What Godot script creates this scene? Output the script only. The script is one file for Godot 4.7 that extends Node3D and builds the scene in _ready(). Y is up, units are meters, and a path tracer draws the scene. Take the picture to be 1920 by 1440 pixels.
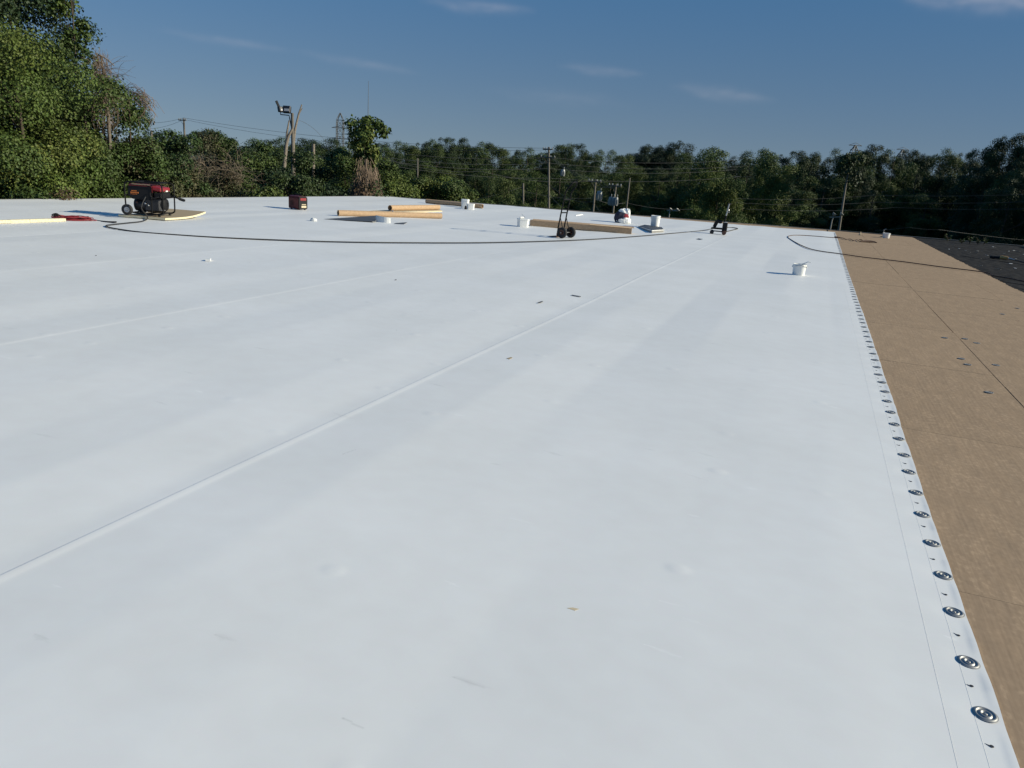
extends Node3D
# A flat commercial roof being re-covered in white membrane; metres, y up.
# The roof surface is y = 0, the sheets run along -z, the eye stands at (0, 1.58, 0).

var M := {}
var used := {}
var rng := RandomNumberGenerator.new()
var fine := FastNoiseLite.new()

# ------------------------------------------------------------------ mesh building
class MB:
	var v := PackedVector3Array()
	var n := PackedVector3Array()
	var c := PackedColorArray()
	var col := Color(1, 1, 1)
	func tri(a: Vector3, b: Vector3, d: Vector3, na: Vector3, nb: Vector3, nd: Vector3) -> void:
		v.append(a); v.append(d); v.append(b)
		n.append(na); n.append(nd); n.append(nb)
		c.append(col); c.append(col); c.append(col)
	func face(a: Vector3, b: Vector3, d: Vector3) -> void:
		var k := (b - a).cross(d - a).normalized()
		tri(a, b, d, k, k, k)
	func quad(a: Vector3, b: Vector3, d: Vector3, e: Vector3) -> void:
		face(a, b, d)
		face(a, d, e)
	func squad(a: Vector3, b: Vector3, d: Vector3, e: Vector3, na: Vector3, nb: Vector3, nd: Vector3, ne: Vector3) -> void:
		tri(a, b, d, na, nb, nd)
		tri(a, d, e, na, nd, ne)
	# a box with chamfered edges
	func box(xf: Transform3D, size: Vector3, bev := 0.0) -> void:
		var h := size * 0.5
		bev = minf(bev, minf(h.x, minf(h.y, h.z)) * 0.9)
		var ax := [Vector3.RIGHT, Vector3.UP, Vector3.BACK]
		for i in 3:
			for s in [-1.0, 1.0]:
				var u: Vector3 = ax[(i + 1) % 3] * (h[(i + 1) % 3] - bev)
				var w: Vector3 = ax[(i + 2) % 3] * (h[(i + 2) % 3] - bev)
				var o: Vector3 = ax[i] * h[i] * s
				if s > 0: quad(xf * (o - u - w), xf * (o + u - w), xf * (o + u + w), xf * (o - u + w))
				else: quad(xf * (o - u - w), xf * (o - u + w), xf * (o + u + w), xf * (o + u - w))
		if bev <= 0.0: return
		for i in 3:
			var j := (i + 1) % 3
			var k := (i + 2) % 3
			for sj in [-1.0, 1.0]:
				for sk in [-1.0, 1.0]:
					var l: Vector3 = ax[i] * (h[i] - bev)
					var p: Vector3 = ax[j] * h[j] * sj + ax[k] * (h[k] - bev) * sk
					var q: Vector3 = ax[j] * (h[j] - bev) * sj + ax[k] * h[k] * sk
					if sj * sk > 0: quad(xf * (p - l), xf * (p + l), xf * (q + l), xf * (q - l))
					else: quad(xf * (p - l), xf * (q - l), xf * (q + l), xf * (p + l))
		for sx in [-1.0, 1.0]:
			for sy in [-1.0, 1.0]:
				for sz in [-1.0, 1.0]:
					var a := Vector3(h.x * sx, (h.y - bev) * sy, (h.z - bev) * sz)
					var b := Vector3((h.x - bev) * sx, h.y * sy, (h.z - bev) * sz)
					var d := Vector3((h.x - bev) * sx, (h.y - bev) * sy, h.z * sz)
					if sx * sy * sz > 0: face(xf * a, xf * b, xf * d)
					else: face(xf * a, xf * d, xf * b)
	# a round bar through points; radii may be one number or one for each point
	func tube(pts: Array, radius, sides := 8, caps := true) -> void:
		var rings := []
		var side := Vector3.ZERO
		var m := pts.size()
		for i in m:
			var t: Vector3 = (pts[mini(i + 1, m - 1)] - pts[maxi(i - 1, 0)]).normalized()
			if i == 0: side = t.cross(Vector3.UP if absf(t.y) < 0.9 else Vector3.RIGHT).normalized()
			else: side = (side - t * side.dot(t)).normalized()
			var up := t.cross(side)
			var r: float = radius[i] if radius is Array else radius
			var ring := []
			for k in sides:
				var d := side * cos(TAU * k / sides) + up * sin(TAU * k / sides)
				ring.append([pts[i] + d * r, d])
			rings.append(ring)
		for i in m - 1:
			for k in sides:
				var a = rings[i][k]
				var b = rings[i][(k + 1) % sides]
				var d = rings[i + 1][(k + 1) % sides]
				var e = rings[i + 1][k]
				squad(a[0], b[0], d[0], e[0], a[1], b[1], d[1], e[1])
		if caps:
			for k in range(1, sides - 1):
				face(rings[0][0][0], rings[0][k + 1][0], rings[0][k][0])
				face(rings[m - 1][0][0], rings[m - 1][k][0], rings[m - 1][k + 1][0])
	# a profile of (radius, height) points turned about the local y axis
	func lathe(prof: Array, xf: Transform3D, segs := 24, hard := 0.5) -> void:
		for i in prof.size() - 1:
			var p: Vector2 = prof[i]
			var q: Vector2 = prof[i + 1]
			var e := (q - p).normalized()
			var nn := Vector2(e.y, -e.x)
			var np := nn
			var nq := nn
			if i > 0:
				var f0: Vector2 = (p - prof[i - 1]).normalized()
				var m0 := Vector2(f0.y, -f0.x)
				if m0.dot(nn) > hard: np = (m0 + nn).normalized()
			if i < prof.size() - 2:
				var f1: Vector2 = (prof[i + 2] - q).normalized()
				var m1 := Vector2(f1.y, -f1.x)
				if m1.dot(nn) > hard: nq = (m1 + nn).normalized()
			for k in segs:
				var a0 := TAU * k / segs
				var a1 := TAU * (k + 1) / segs
				var d0 := Vector3(cos(a0), 0, -sin(a0))
				var d1 := Vector3(cos(a1), 0, -sin(a1))
				var B := xf.basis
				squad(xf * (d0 * p.x + Vector3.UP * p.y), xf * (d1 * p.x + Vector3.UP * p.y), xf * (d1 * q.x + Vector3.UP * q.y), xf * (d0 * q.x + Vector3.UP * q.y),
					(B * (d0 * np.x + Vector3.UP * np.y)).normalized(), (B * (d1 * np.x + Vector3.UP * np.y)).normalized(), (B * (d1 * nq.x + Vector3.UP * nq.y)).normalized(), (B * (d0 * nq.x + Vector3.UP * nq.y)).normalized())
	# a flat outline (x, y) pulled along local z from z0 to z1
	func prism(poly: PackedVector2Array, xf: Transform3D, z0: float, z1: float) -> void:
		if Geometry2D.is_polygon_clockwise(poly): poly.reverse()
		var id := Geometry2D.triangulate_polygon(poly)
		for k in range(0, id.size(), 3):
			var a := poly[id[k]]
			var b := poly[id[k + 1]]
			var d := poly[id[k + 2]]
			if (b - a).cross(d - a) < 0.0:
				var s := b
				b = d
				d = s
			face(xf * Vector3(a.x, a.y, z1), xf * Vector3(b.x, b.y, z1), xf * Vector3(d.x, d.y, z1))
			face(xf * Vector3(a.x, a.y, z0), xf * Vector3(d.x, d.y, z0), xf * Vector3(b.x, b.y, z0))
		for k in poly.size():
			var a := poly[k]
			var b := poly[(k + 1) % poly.size()]
			quad(xf * Vector3(a.x, a.y, z0), xf * Vector3(b.x, b.y, z0), xf * Vector3(b.x, b.y, z1), xf * Vector3(a.x, a.y, z1))
	func leaf(p: Vector3, nor: Vector3, dir: Vector3, size: float, tone: Color) -> void:
		var t := (dir - nor * dir.dot(nor)).normalized()
		var b := nor.cross(t)
		var tip := p + t * size
		var l := p + t * size * 0.42 + b * size * 0.40 + nor * size * 0.14
		var r := p + t * size * 0.42 - b * size * 0.42 + nor * size * 0.12
		v.append(p); v.append(l); v.append(tip)
		v.append(p); v.append(tip); v.append(r)
		var n1 := (nor - b * 0.3).normalized()
		var n2 := (nor + b * 0.3).normalized()
		n.append(n1); n.append(n1); n.append(n1)
		n.append(n2); n.append(n2); n.append(n2)
		for i in 6: c.append(tone)
	func mesh() -> ArrayMesh:
		var a := []
		a.resize(Mesh.ARRAY_MAX)
		a[Mesh.ARRAY_VERTEX] = v
		a[Mesh.ARRAY_NORMAL] = n
		a[Mesh.ARRAY_COLOR] = c
		var m := ArrayMesh.new()
		m.add_surface_from_arrays(Mesh.PRIMITIVE_TRIANGLES, a)
		return m

func numbered(called: String) -> String:
	used[called] = used.get(called, -1) + 1
	return called if used[called] == 0 else "%s_%03d" % [called, used[called]]

func part(parent: Node, called: String, b: MB, m: Material) -> MeshInstance3D:
	var o := MeshInstance3D.new()
	o.name = called
	o.mesh = b.mesh()
	o.material_override = m
	parent.add_child(o, true)
	return o

func share(parent: Node, called: String, mesh: Mesh, m: Material, xf: Transform3D) -> MeshInstance3D:
	var o := MeshInstance3D.new()
	o.name = called
	o.mesh = mesh
	o.material_override = m
	parent.add_child(o, true)
	o.transform = xf
	return o

func tag(o: Node, label: String, category := "", group := "", kind := "") -> void:
	if label: o.set_meta("label", label)
	if category: o.set_meta("category", category)
	if group: o.set_meta("group", group)
	if kind: o.set_meta("kind", kind)

func thing(called: String, label: String, category: String, pos := Vector3.ZERO, yaw := 0.0, group := "") -> Node3D:
	var o := Node3D.new()
	o.name = numbered(called)
	add_child(o)
	o.position = pos
	o.rotation.y = yaw
	tag(o, label, category, group)
	return o

func T(x := 0.0, y := 0.0, z := 0.0) -> Transform3D:
	return Transform3D(Basis(), Vector3(x, y, z))

func TR(x: float, y: float, z: float, rx := 0.0, ry := 0.0, rz := 0.0) -> Transform3D:
	return Transform3D(Basis.from_euler(Vector3(rx, ry, rz)), Vector3(x, y, z))

func smooth(pts: Array, steps := 6) -> Array:
	var out := []
	for i in pts.size() - 1:
		var a: Vector3 = pts[maxi(i - 1, 0)]
		var b: Vector3 = pts[i]
		var d: Vector3 = pts[i + 1]
		var e: Vector3 = pts[mini(i + 2, pts.size() - 1)]
		for k in steps: out.append(b.cubic_interpolate(d, a, e, float(k) / steps))
	out.append(pts[-1])
	return out

# ------------------------------------------------------------------ materials
func lin(r: float, g: float, b: float, a := 1.0) -> Color:
	var s := Color(r, g, b).linear_to_srgb()
	s.a = a
	return s

func mat(called: String, r: float, g: float, b: float, rough := 0.7, metal := 0.0) -> StandardMaterial3D:
	var m := StandardMaterial3D.new()
	m.resource_name = called
	m.albedo_color = lin(r, g, b)
	m.roughness = rough
	m.metallic = metal
	M[called] = m
	return m

func noise_image(size: int, freq: float, octaves: int, sd: int, lo: Color, hi: Color, power := 1.0) -> ImageTexture:
	var f := FastNoiseLite.new()
	f.noise_type = FastNoiseLite.TYPE_SIMPLEX_SMOOTH
	f.seed = sd
	f.frequency = freq
	f.fractal_octaves = octaves
	var g := f.get_seamless_image(size, size)
	var im := Image.create(size, size, false, Image.FORMAT_RGB8)
	for y in size:
		for x in size:
			im.set_pixel(x, y, lo.lerp(hi, pow(g.get_pixel(x, y).r, power)))
	return ImageTexture.create_from_image(im)

func fibre_image(sd: int) -> ImageTexture:
	# pressed paper facer: short fibres, long rub streaks, pale scuffs
	var size := 1024
	var a := FastNoiseLite.new(); a.seed = sd; a.frequency = 0.045; a.fractal_octaves = 4
	var d := FastNoiseLite.new(); d.seed = sd + 50; d.frequency = 0.006; d.fractal_octaves = 4
	var im := Image.create(size, size, false, Image.FORMAT_RGB8)
	var ga := a.get_seamless_image(size, size)
	var gd := d.get_seamless_image(size, size)
	for y in size:
		for x in size:
			var f := ga.get_pixel(x, y).r
			var st := ga.get_pixel((x * 2) % size, (y / 16 + 300) % size).r
			var c := gd.get_pixel(x, y).r
			var k := 0.90 + 0.09 * (f - 0.5) + 0.09 * (st - 0.5) + 0.04 * (c - 0.5) + 0.04 * smoothstep(0.60, 0.72, f) * smoothstep(0.4, 0.6, c)
			im.set_pixel(x, y, Color(minf(1.0, k), minf(1.0, k * 0.995), minf(1.0, k * 0.985)))
	return ImageTexture.create_from_image(im)

func grained(m: StandardMaterial3D, tex: Texture2D, scale: Vector3) -> void:
	m.albedo_texture = tex
	m.uv1_triplanar = true
	m.uv1_world_triplanar = true
	m.uv1_scale = scale

func make_materials() -> void:
	# white single-ply sheet: chalky film, faint scuffs along the roll, raised spots over hidden fixings
	var w := mat("membrane", 0.835, 0.835, 0.83, 0.5)
	var size := 1024
	var f1 := FastNoiseLite.new(); f1.seed = 4; f1.frequency = 0.004; f1.fractal_octaves = 4
	var f2 := FastNoiseLite.new(); f2.seed = 9; f2.frequency = 0.03; f2.fractal_octaves = 3
	var g1 := f1.get_seamless_image(size, size)
	var g2 := f2.get_seamless_image(size, size)
	var al := Image.create(size, size, false, Image.FORMAT_RGB8)
	for y in size:
		for x in size:
			var a := g1.get_pixel(x, y).r
			var b := g2.get_pixel(x, y).r
			var k := 0.955 + 0.028 * (a - 0.5) + 0.02 * (b - 0.5)
			al.set_pixel(x, y, Color(k * (1.0 - 0.006 * b), k, k * (1.0 + 0.004 * a)))
	rng.seed = 77
	for i in 75:      # pale rubs, grey heel marks, thin scratches
		var cx := rng.randi_range(0, size - 1)
		var cy := rng.randi_range(0, size - 1)
		var scratch := i % 16 == 0
		var l := rng.randi_range(8, 30) if scratch else rng.randi_range(8, 24)
		var dk := -0.06 if scratch else (rng.randf_range(0.012, 0.03) if rng.randf() < 0.65 else rng.randf_range(-0.04, -0.015))
		var ang := rng.randf_range(-1.4, 1.4) if scratch else rng.randf_range(-0.35, 0.35)
		var th := 0.8 if scratch else rng.randf_range(1.5, 4.5)
		for k in range(-int(th), l + int(th)):
			for q in range(-int(th) - 1, int(th) + 2):
				var edge := absf(q) / th + 0.7 * absf(k - l * 0.5) / (l * 0.5) + 0.8 * (g2.get_pixel(posmod(cx + k * 3, size), posmod(cy + q * 5, size)).r - 0.5)
				if edge > 1.0: continue
				var px := posmod(cx + int(k * cos(ang) - q * sin(ang)), size)
				var py := posmod(cy + int(k * sin(ang) + q * cos(ang)), size)
				var o := al.get_pixel(px, py)
				var e := 1.0 + dk * (1.0 if scratch else minf(1.0, 1.6 * (1.0 - edge)))
				al.set_pixel(px, py, Color(minf(1, o.r * e), minf(1, o.g * e), minf(1, o.b * e)))
	grained(w, ImageTexture.create_from_image(al), Vector3(0.137, 0.137, 0.171))
	var hm := Image.create(size, size, false, Image.FORMAT_RF)
	for y in size:
		for x in size:
			hm.set_pixel(x, y, Color(0.05 * g1.get_pixel(x, y).r + 0.010 * g2.get_pixel(x, y).r, 0, 0))
	rng.seed = 31
	for by in 3:
		for bx in 4:
			for s in [Vector2(0.15, 0.12), Vector2(0.85, 0.12), Vector2(0.5, 0.3), Vector2(0.15, 0.5), Vector2(0.85, 0.5), Vector2(0.5, 0.72), Vector2(0.15, 0.88), Vector2(0.85, 0.88)]:
				if rng.randf() < 0.6: continue
				var cx := int((bx + s.x) * size / 4.0) + rng.randi_range(-6, 6)
				var cy := int((by + s.y) * size / 3.0) + rng.randi_range(-6, 6)
				var hgt := rng.randf_range(0.05, 0.26)
				for dy in range(-10, 11):
					for dx in range(-10, 11):
						var d := Vector2(dx, dy).length() / 6.5
						var e := hgt * exp(-d * d * d)
						var px := posmod(cx + dx, size)
						var py := posmod(cy + dy, size)
						hm.set_pixel(px, py, Color(hm.get_pixel(px, py).r + e, 0, 0))
	w.heightmap_enabled = true
	w.heightmap_texture = ImageTexture.create_from_image(hm)
	w.heightmap_scale = 0.75
	w.metallic_specular = 0.4
	# brown fibre facer of the cover boards
	for k in 3:
		var t: float = [1.0, 0.975, 1.025][k]
		var m := mat("facer%d" % k, 0.425 * t, 0.310 * t, 0.213 * t, 0.92)
		grained(m, fibre_image(20 + k), Vector3(0.62, 0.62, 0.40))
		m.uv1_offset = Vector3(0.31 * k, 0, 0.17 * k)
		m.heightmap_enabled = true
		m.heightmap_texture = noise_image(512, 0.012, 3, 40 + k, Color(0, 0, 0), Color(1, 1, 1))
		m.heightmap_scale = 0.30
		m.metallic_specular = 0.2
	mat("facer_edge", 0.34, 0.24, 0.15, 0.9)
	var bk := mat("black_sheet", 0.036, 0.034, 0.033, 0.9)
	grained(bk, noise_image(512, 0.02, 5, 61, Color(0.6, 0.6, 0.6), Color(1, 1, 1)), Vector3(0.35, 0.35, 0.2))
	bk.heightmap_enabled = true
	bk.heightmap_texture = noise_image(512, 0.012, 4, 62, Color(0, 0, 0), Color(1, 1, 1))
	bk.heightmap_scale = 4.0
	bk.metallic_specular = 0.2
	mat("galvanised", 0.33, 0.33, 0.325, 0.48, 0.6)
	mat("edge_metal", 0.27, 0.265, 0.25, 0.55, 0.4)
	mat("dark_steel", 0.05, 0.05, 0.055, 0.4, 0.5)
	mat("ink", 0.025, 0.025, 0.03, 0.6)
	mat("guide", 0.68, 0.69, 0.70, 0.7)
	mat("black_paint", 0.010, 0.010, 0.011, 0.55).metallic_specular = 0.25
	mat("black_plastic", 0.014, 0.014, 0.016, 0.6).metallic_specular = 0.3
	mat("rubber", 0.02, 0.02, 0.021, 0.75)
	mat("red_paint", 0.24, 0.016, 0.022, 0.4)
	mat("maroon", 0.10, 0.012, 0.014, 0.5)
	mat("orange", 0.55, 0.16, 0.03, 0.6)
	mat("cream_label", 0.6, 0.5, 0.34, 0.6)
	mat("steel", 0.5, 0.5, 0.5, 0.35, 0.9)
	mat("white_plastic", 0.80, 0.80, 0.78, 0.35)
	mat("white_paper", 0.78, 0.78, 0.76, 0.8)
	mat("rust", 0.10, 0.045, 0.03, 0.7)
	mat("red_cloth", 0.22, 0.018, 0.03, 0.85)
	mat("dark_cloth", 0.03, 0.03, 0.05, 0.9)
	mat("red_cord", 0.20, 0.014, 0.022, 0.6)
	mat("brown_cord", 0.07, 0.035, 0.022, 0.7)
	mat("yellow_plastic", 0.55, 0.29, 0.09, 0.5)
	var cb := mat("cardboard", 0.53, 0.365, 0.225, 0.85)
	grained(cb, noise_image(256, 0.03, 4, 71, Color(0.86, 0.85, 0.84), Color(1, 1, 1)), Vector3(1.5, 1.5, 1.5))
	mat("cardboard_edge", 0.72, 0.53, 0.33, 0.9)
	var fo := mat("foam", 0.82, 0.745, 0.54, 0.9)
	grained(fo, noise_image(256, 0.05, 4, 73, Color(0.84, 0.82, 0.78), Color(1, 1, 1)), Vector3(2, 2, 2))
	mat("foil_facer", 0.34, 0.27, 0.18, 0.85)
	mat("grey_sheet", 0.07, 0.075, 0.085, 0.6)
	var po := mat("pole_wood", 0.23, 0.21, 0.185, 0.9)
	grained(po, noise_image(256, 0.05, 4, 75, Color(0.6, 0.58, 0.55), Color(1, 1, 1)), Vector3(3, 0.35, 3))
	var dw := mat("bare_wood", 0.36, 0.32, 0.275, 0.9)
	grained(dw, noise_image(256, 0.04, 4, 76, Color(0.5, 0.47, 0.44), Color(1, 1, 1)), Vector3(2.2, 0.6, 2.2))
	var bw := mat("bark", 0.13, 0.10, 0.075, 0.95)
	grained(bw, noise_image(256, 0.05, 4, 77, Color(0.5, 0.5, 0.5), Color(1, 1, 1)), Vector3(2, 0.5, 2))
	mat("dead_vine", 0.20, 0.145, 0.105, 0.95)
	mat("transformer", 0.30, 0.31, 0.31, 0.5, 0.2)
	mat("lattice", 0.13, 0.135, 0.14, 0.6, 0.4)
	mat("wire", 0.12, 0.12, 0.12, 0.6, 0.2)
	mat("glass_lens", 0.5, 0.5, 0.52, 0.2)
	var gr := mat("grass", 0.06, 0.085, 0.03, 0.95)
	grained(gr, noise_image(512, 0.02, 5, 79, Color(0.4, 0.45, 0.35), Color(1, 1, 1)), Vector3(0.06, 0.06, 0.06))
	var wl := mat("wall_block", 0.4, 0.39, 0.36, 0.85)
	grained(wl, noise_image(256, 0.03, 4, 81, Color(0.8, 0.8, 0.8), Color(1, 1, 1)), Vector3(0.5, 0.5, 0.5))
	var lf := mat("leaves", 1, 1, 1, 0.55)
	lf.vertex_color_use_as_albedo = true
	lf.backlight_enabled = true
	lf.backlight = lin(0.03, 0.05, 0.01)
	lf.metallic_specular = 0.35
	var tw := mat("twigs", 1, 1, 1, 0.9)
	tw.vertex_color_use_as_albedo = true

# ------------------------------------------------------------------ sky
const SUN := Vector3(0.886, 0.413, -0.213)

func sky_panorama() -> ImageTexture:
	var w := 1024
	var h := 512
	var im := Image.create(w, h, false, Image.FORMAT_RGBF)
	var s := SUN.normalized()
	for y in h:
		var el := (0.5 - (y + 0.5) / h) * PI
		if el < -0.06:
			im.fill_rect(Rect2i(0, y, w, 1), Color(0.08, 0.085, 0.07))
			continue
		var k := 1.0 - exp(-maxf(el, 0.0) * 6.3)
		var base := Color(0.210, 0.283, 0.332).lerp(Color(0.026, 0.145, 0.350), k)
		base = base.lerp(Color(0.032, 0.108, 0.262), smoothstep(0.3, 1.5, el))
		for x in w:
			var az := (x + 0.5) / w * TAU
			var d := Vector3(sin(az) * cos(el), sin(el), -cos(az) * cos(el))
			var m := d.dot(s)
			var f := 0.80 - 0.17 * m + 0.30 * m * m + 0.55 * pow(maxf(m, 0.0), 8.0)
			im.set_pixel(x, y, Color(base.r * f, base.g * f, base.b * f))
	im.resize(2048, 1024, Image.INTERPOLATE_BILINEAR)
	# thin high wisps: each runs from one direction to another
	var wisp := FastNoiseLite.new()
	wisp.seed = 5
	wisp.frequency = 0.05
	wisp.fractal_octaves = 4
	for q in [[Vector3(-0.72340, 0.12146, -0.67966), Vector3(-0.60482, 0.11504, -0.78801), 0.0030, 0.055], [Vector3(-0.61432, 0.11667, -0.78039), Vector3(-0.47726, 0.10408, -0.87258), 0.0034, 0.05], [Vector3(-0.33216, 0.12657, -0.93469), Vector3(-0.22125, 0.12225, -0.96752), 0.0038, 0.075], [Vector3(-0.19796, 0.11136, -0.97386), Vector3(-0.06522, 0.09930, -0.99292), 0.0055, 0.07],
			[Vector3(-0.48536, 0.18454, -0.85461), Vector3(-0.35206, 0.18365, -0.91779), 0.0052, 0.09], [Vector3(0.01748, 0.21378, -0.97673), Vector3(0.22274, 0.19034, -0.95612), 0.0085, 0.13], [Vector3(-0.41787, 0.09203, -0.90383), Vector3(-0.22750, 0.08640, -0.96994), 0.0070, 0.022], [Vector3(0.28375, 0.16908, -0.94387), Vector3(0.49615, 0.12846, -0.85868), 0.0100, 0.08], [Vector3(-0.93650, 0.07028, -0.34355), Vector3(-0.87227, 0.08302, -0.48193), 0.0080, 0.06]]:
		var a: Vector3 = q[0]
		var b: Vector3 = q[1]
		var across := a.cross(b).normalized()
		var along := across.cross(a).normalized()
		var span := a.angle_to(b)
		var bounds := Rect2()
		for k in 9:
			var d := (a * cos(span * k / 8.0) + along * sin(span * k / 8.0))
			var at := Vector2(atan2(d.x, -d.z) / TAU, 0.5 - asin(d.y) / PI)
			bounds = Rect2(at, Vector2.ZERO) if k == 0 else bounds.expand(at)
		bounds = bounds.grow(0.012)
		for y in range(maxi(0, int(bounds.position.y * 1024)), mini(1023, int(bounds.end.y * 1024))):
			for x in range(int(floor(bounds.position.x * 2048)), int(bounds.end.x * 2048)):
				var az := (x + 0.5) / 2048.0 * TAU
				var el := (0.5 - (y + 0.5) / 1024.0) * PI
				var d := Vector3(sin(az) * cos(el), sin(el), -cos(az) * cos(el))
				var u := atan2(d.dot(along), d.dot(a)) / span
				if u < 0.0 or u > 1.0: continue
				var off := d.dot(across)
				var curl: float = wisp.get_noise_2d(u * span * 220.0, 3.0) * q[2] * 1.2
				var wd: float = q[2] * (0.45 + 0.75 * sin(PI * u))
				var g := exp(-pow((off - curl) / wd, 2.0)) * sin(PI * u)
				g *= 0.55 + 0.9 * maxf(0.0, wisp.get_noise_2d(u * span * 500.0, off * 3000.0) + 0.25)
				var o := im.get_pixel(posmod(x, 2048), y)
				var t: float = q[3] * g * 1.5
				im.set_pixel(posmod(x, 2048), y, o.lerp(Color(0.62, 0.58, 0.60), clampf(t, 0.0, 1.0)))
	return ImageTexture.create_from_image(im)

# ------------------------------------------------------------------ terrain
func gy(x: float, z: float) -> float:
	var d := Vector2(x, z).length()
	var h := lerpf(-4.6, -12.0, smoothstep(34.0, 80.0, d))
	return h + 6.0 * smoothstep(170.0, 420.0, d)

# ------------------------------------------------------------------ roof
func far_edge(x: float) -> float:
	if x < 0.7: return lerpf(-30.05, -36.3, (x + 18.5) / 19.2)
	return lerpf(-36.3, -39.6, (x - 0.7) / 21.3)

func sheet_end(x: float) -> float:
	return far_edge(x) + lerpf(0.14, 1.75, smoothstep(-15.0, 0.0, x))

func swell(x: float, z: float) -> float:
	var h := 0.0022 * fine.get_noise_2d(x * 22.0, z * 5.0) + 0.0011 * fine.get_noise_2d(x * 60.0 + 300.0, z * 30.0)
	# the boards underneath lie at slightly different tilts, so the sheet runs in long flat facets
	var u := (x + 20.35) / 0.61 + 0.10 * fine.get_noise_2d(z * 4.0, 11.0)
	var i := floorf(u)
	var zz := z * 2.6
	h += 0.61 * lerpf(ridge(i, zz), ridge(i + 1.0, zz), u - i)
	return h * smoothstep(0.95, 0.05, x) - 0.011 * maxf(0.0, x - 0.30) + 0.0012

func ridge(i: float, zz: float) -> float:
	return 0.034 * fine.get_noise_2d(i * 173.0, zz)

const PLATE_X := 0.778
const PLATE_Z := -2.12
const PLATE_STEP := 0.333

func edge_lift(x: float, z: float) -> float:
	if x < 0.45: return 0.0
	var k := roundf((z - PLATE_Z) / -PLATE_STEP)
	var zc := PLATE_Z - PLATE_STEP * k
	var near := exp(-pow((z - zc) / 0.075, 2.0) - pow(minf(x - PLATE_X, 0.0) / 0.075, 2.0))
	return -0.0026 * near + 0.0035 * smoothstep(0.785, 0.815, x) * (1.0 - near) * (0.7 + 0.5 * fine.get_noise_2d(k * 57.0, 4.0))

func sheet(roof: Node3D, x0: float, x1: float, z0: float, z_far: float, dx: float, dz: float, lap_left: bool, lap_near := false, last := false) -> MeshInstance3D:
	var b := MB.new()
	var xs := []
	if lap_left:
		for o in [0.0, 0.02, 0.04, 0.06, 0.08, 0.10, 0.13]: xs.append(x0 + o)
	else: xs.append(x0)
	var x: float = xs[-1]
	var stop := x1 if not last else 0.46
	var m := int(ceil((stop - x) / dx))
	for i in m: xs.append(lerpf(x, stop, (i + 1.0) / m))
	if last:
		var e := 0.46
		while e < x1 - 0.001:
			e = minf(x1, e + 0.02)
			xs.append(e)
	var zs := []
	var z := z0
	while z > -34.8 if z_far < -34.8 else z > z_far:
		zs.append(z)
		z -= (0.0333 if last and z > -9.0 else (0.0666 if last and z > -17.0 else dz * (1.0 if z > -14.0 else 2.0)))
	zs.append(z_far)
	var H := func(px: float, pz: float) -> float:
		var h := swell(px, pz)
		if lap_left: h += (0.0027 if x0 > -3.0 else 0.0018) * (1.0 - smoothstep(0.008, 0.062, px - x0))
		if lap_near: h += 0.004 * smoothstep(0.03, 0.085, pz - z_far) * 0.0
		if last: h += edge_lift(px, pz)
		if not last: h -= 0.0048 * smoothstep(0.05, 0.0, x1 - px)
		return h
	var rows := []
	for j in zs.size():
		var row := []
		for i in xs.size():
			var px: float = xs[i]
			var pz: float = maxf(zs[j], sheet_end(px)) if j < zs.size() - 1 else (sheet_end(px) if z_far < -29.0 else z_far)
			if last and i == xs.size() - 1: px += 0.006 * fine.get_noise_2d(pz * 40.0, 70.0) + 0.02 * fine.get_noise_2d(pz * 3.0, 90.0)
			row.append(Vector3(px, H.call(px, pz), pz))
		rows.append(row)
	var nrm := func(p: Vector3) -> Vector3:
		var e := 0.008
		return Vector3(H.call(p.x - e, p.z) - H.call(p.x + e, p.z), 2.0 * e, H.call(p.x, p.z - e) - H.call(p.x, p.z + e)).normalized()
	var ns := []
	for row in rows:
		var nr := []
		for p in row: nr.append(nrm.call(p))
		ns.append(nr)
	for j in rows.size() - 1:
		for i in xs.size() - 1:
			b.squad(rows[j][i], rows[j][i + 1], rows[j + 1][i + 1], rows[j + 1][i], ns[j][i], ns[j][i + 1], ns[j + 1][i + 1], ns[j + 1][i])
		var t := Vector3(0, 0.0045, 0)
		if lap_left: b.quad(rows[j][0] - t, rows[j][0], rows[j + 1][0], rows[j + 1][0] - t)
		if last:
			var g := Vector3(0, 0.002, 0)
			b.quad(rows[j][-1], rows[j][-1] - g, rows[j + 1][-1] - g, rows[j + 1][-1])
	if lap_near:
		for i in xs.size() - 1:
			var t := Vector3(0, 0.0045, 0)
			b.quad(rows[-1][i + 1], rows[-1][i + 1] - t, rows[-1][i] - t, rows[-1][i])
	return part(roof, "membrane_sheet", b, M.membrane)

func board_mesh(w: float, l: float, sd: int, scallop := false) -> ArrayMesh:
	# a thin board lying flat, corners a little soft, optional torn right side
	var r := RandomNumberGenerator.new()
	r.seed = sd
	var poly := PackedVector2Array()
	poly.append(Vector2(0, 0))
	poly.append(Vector2(w - 0.004, 0))
	if scallop:
		var z := 0.0
		while z < l - 0.1:
			var s := r.randf_range(0.12, 0.34)
			var bulge := r.randf_range(0.015, 0.055)
			for k in 4: poly.append(Vector2(w + bulge * sin(PI * (k + 0.5) / 4.0) + r.randf_range(-0.006, 0.006) - 0.02, minf(z + s * (k + 0.5) / 4.0, l - 0.01)))
			z += s
	poly.append(Vector2(w - 0.002, l))
	poly.append(Vector2(0.002, l))
	var b := MB.new()
	b.prism(poly, Transform3D(Basis(Vector3.RIGHT, Vector3.FORWARD, Vector3.UP), Vector3.ZERO), -0.0128, 0.0)
	return b.mesh()

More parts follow.
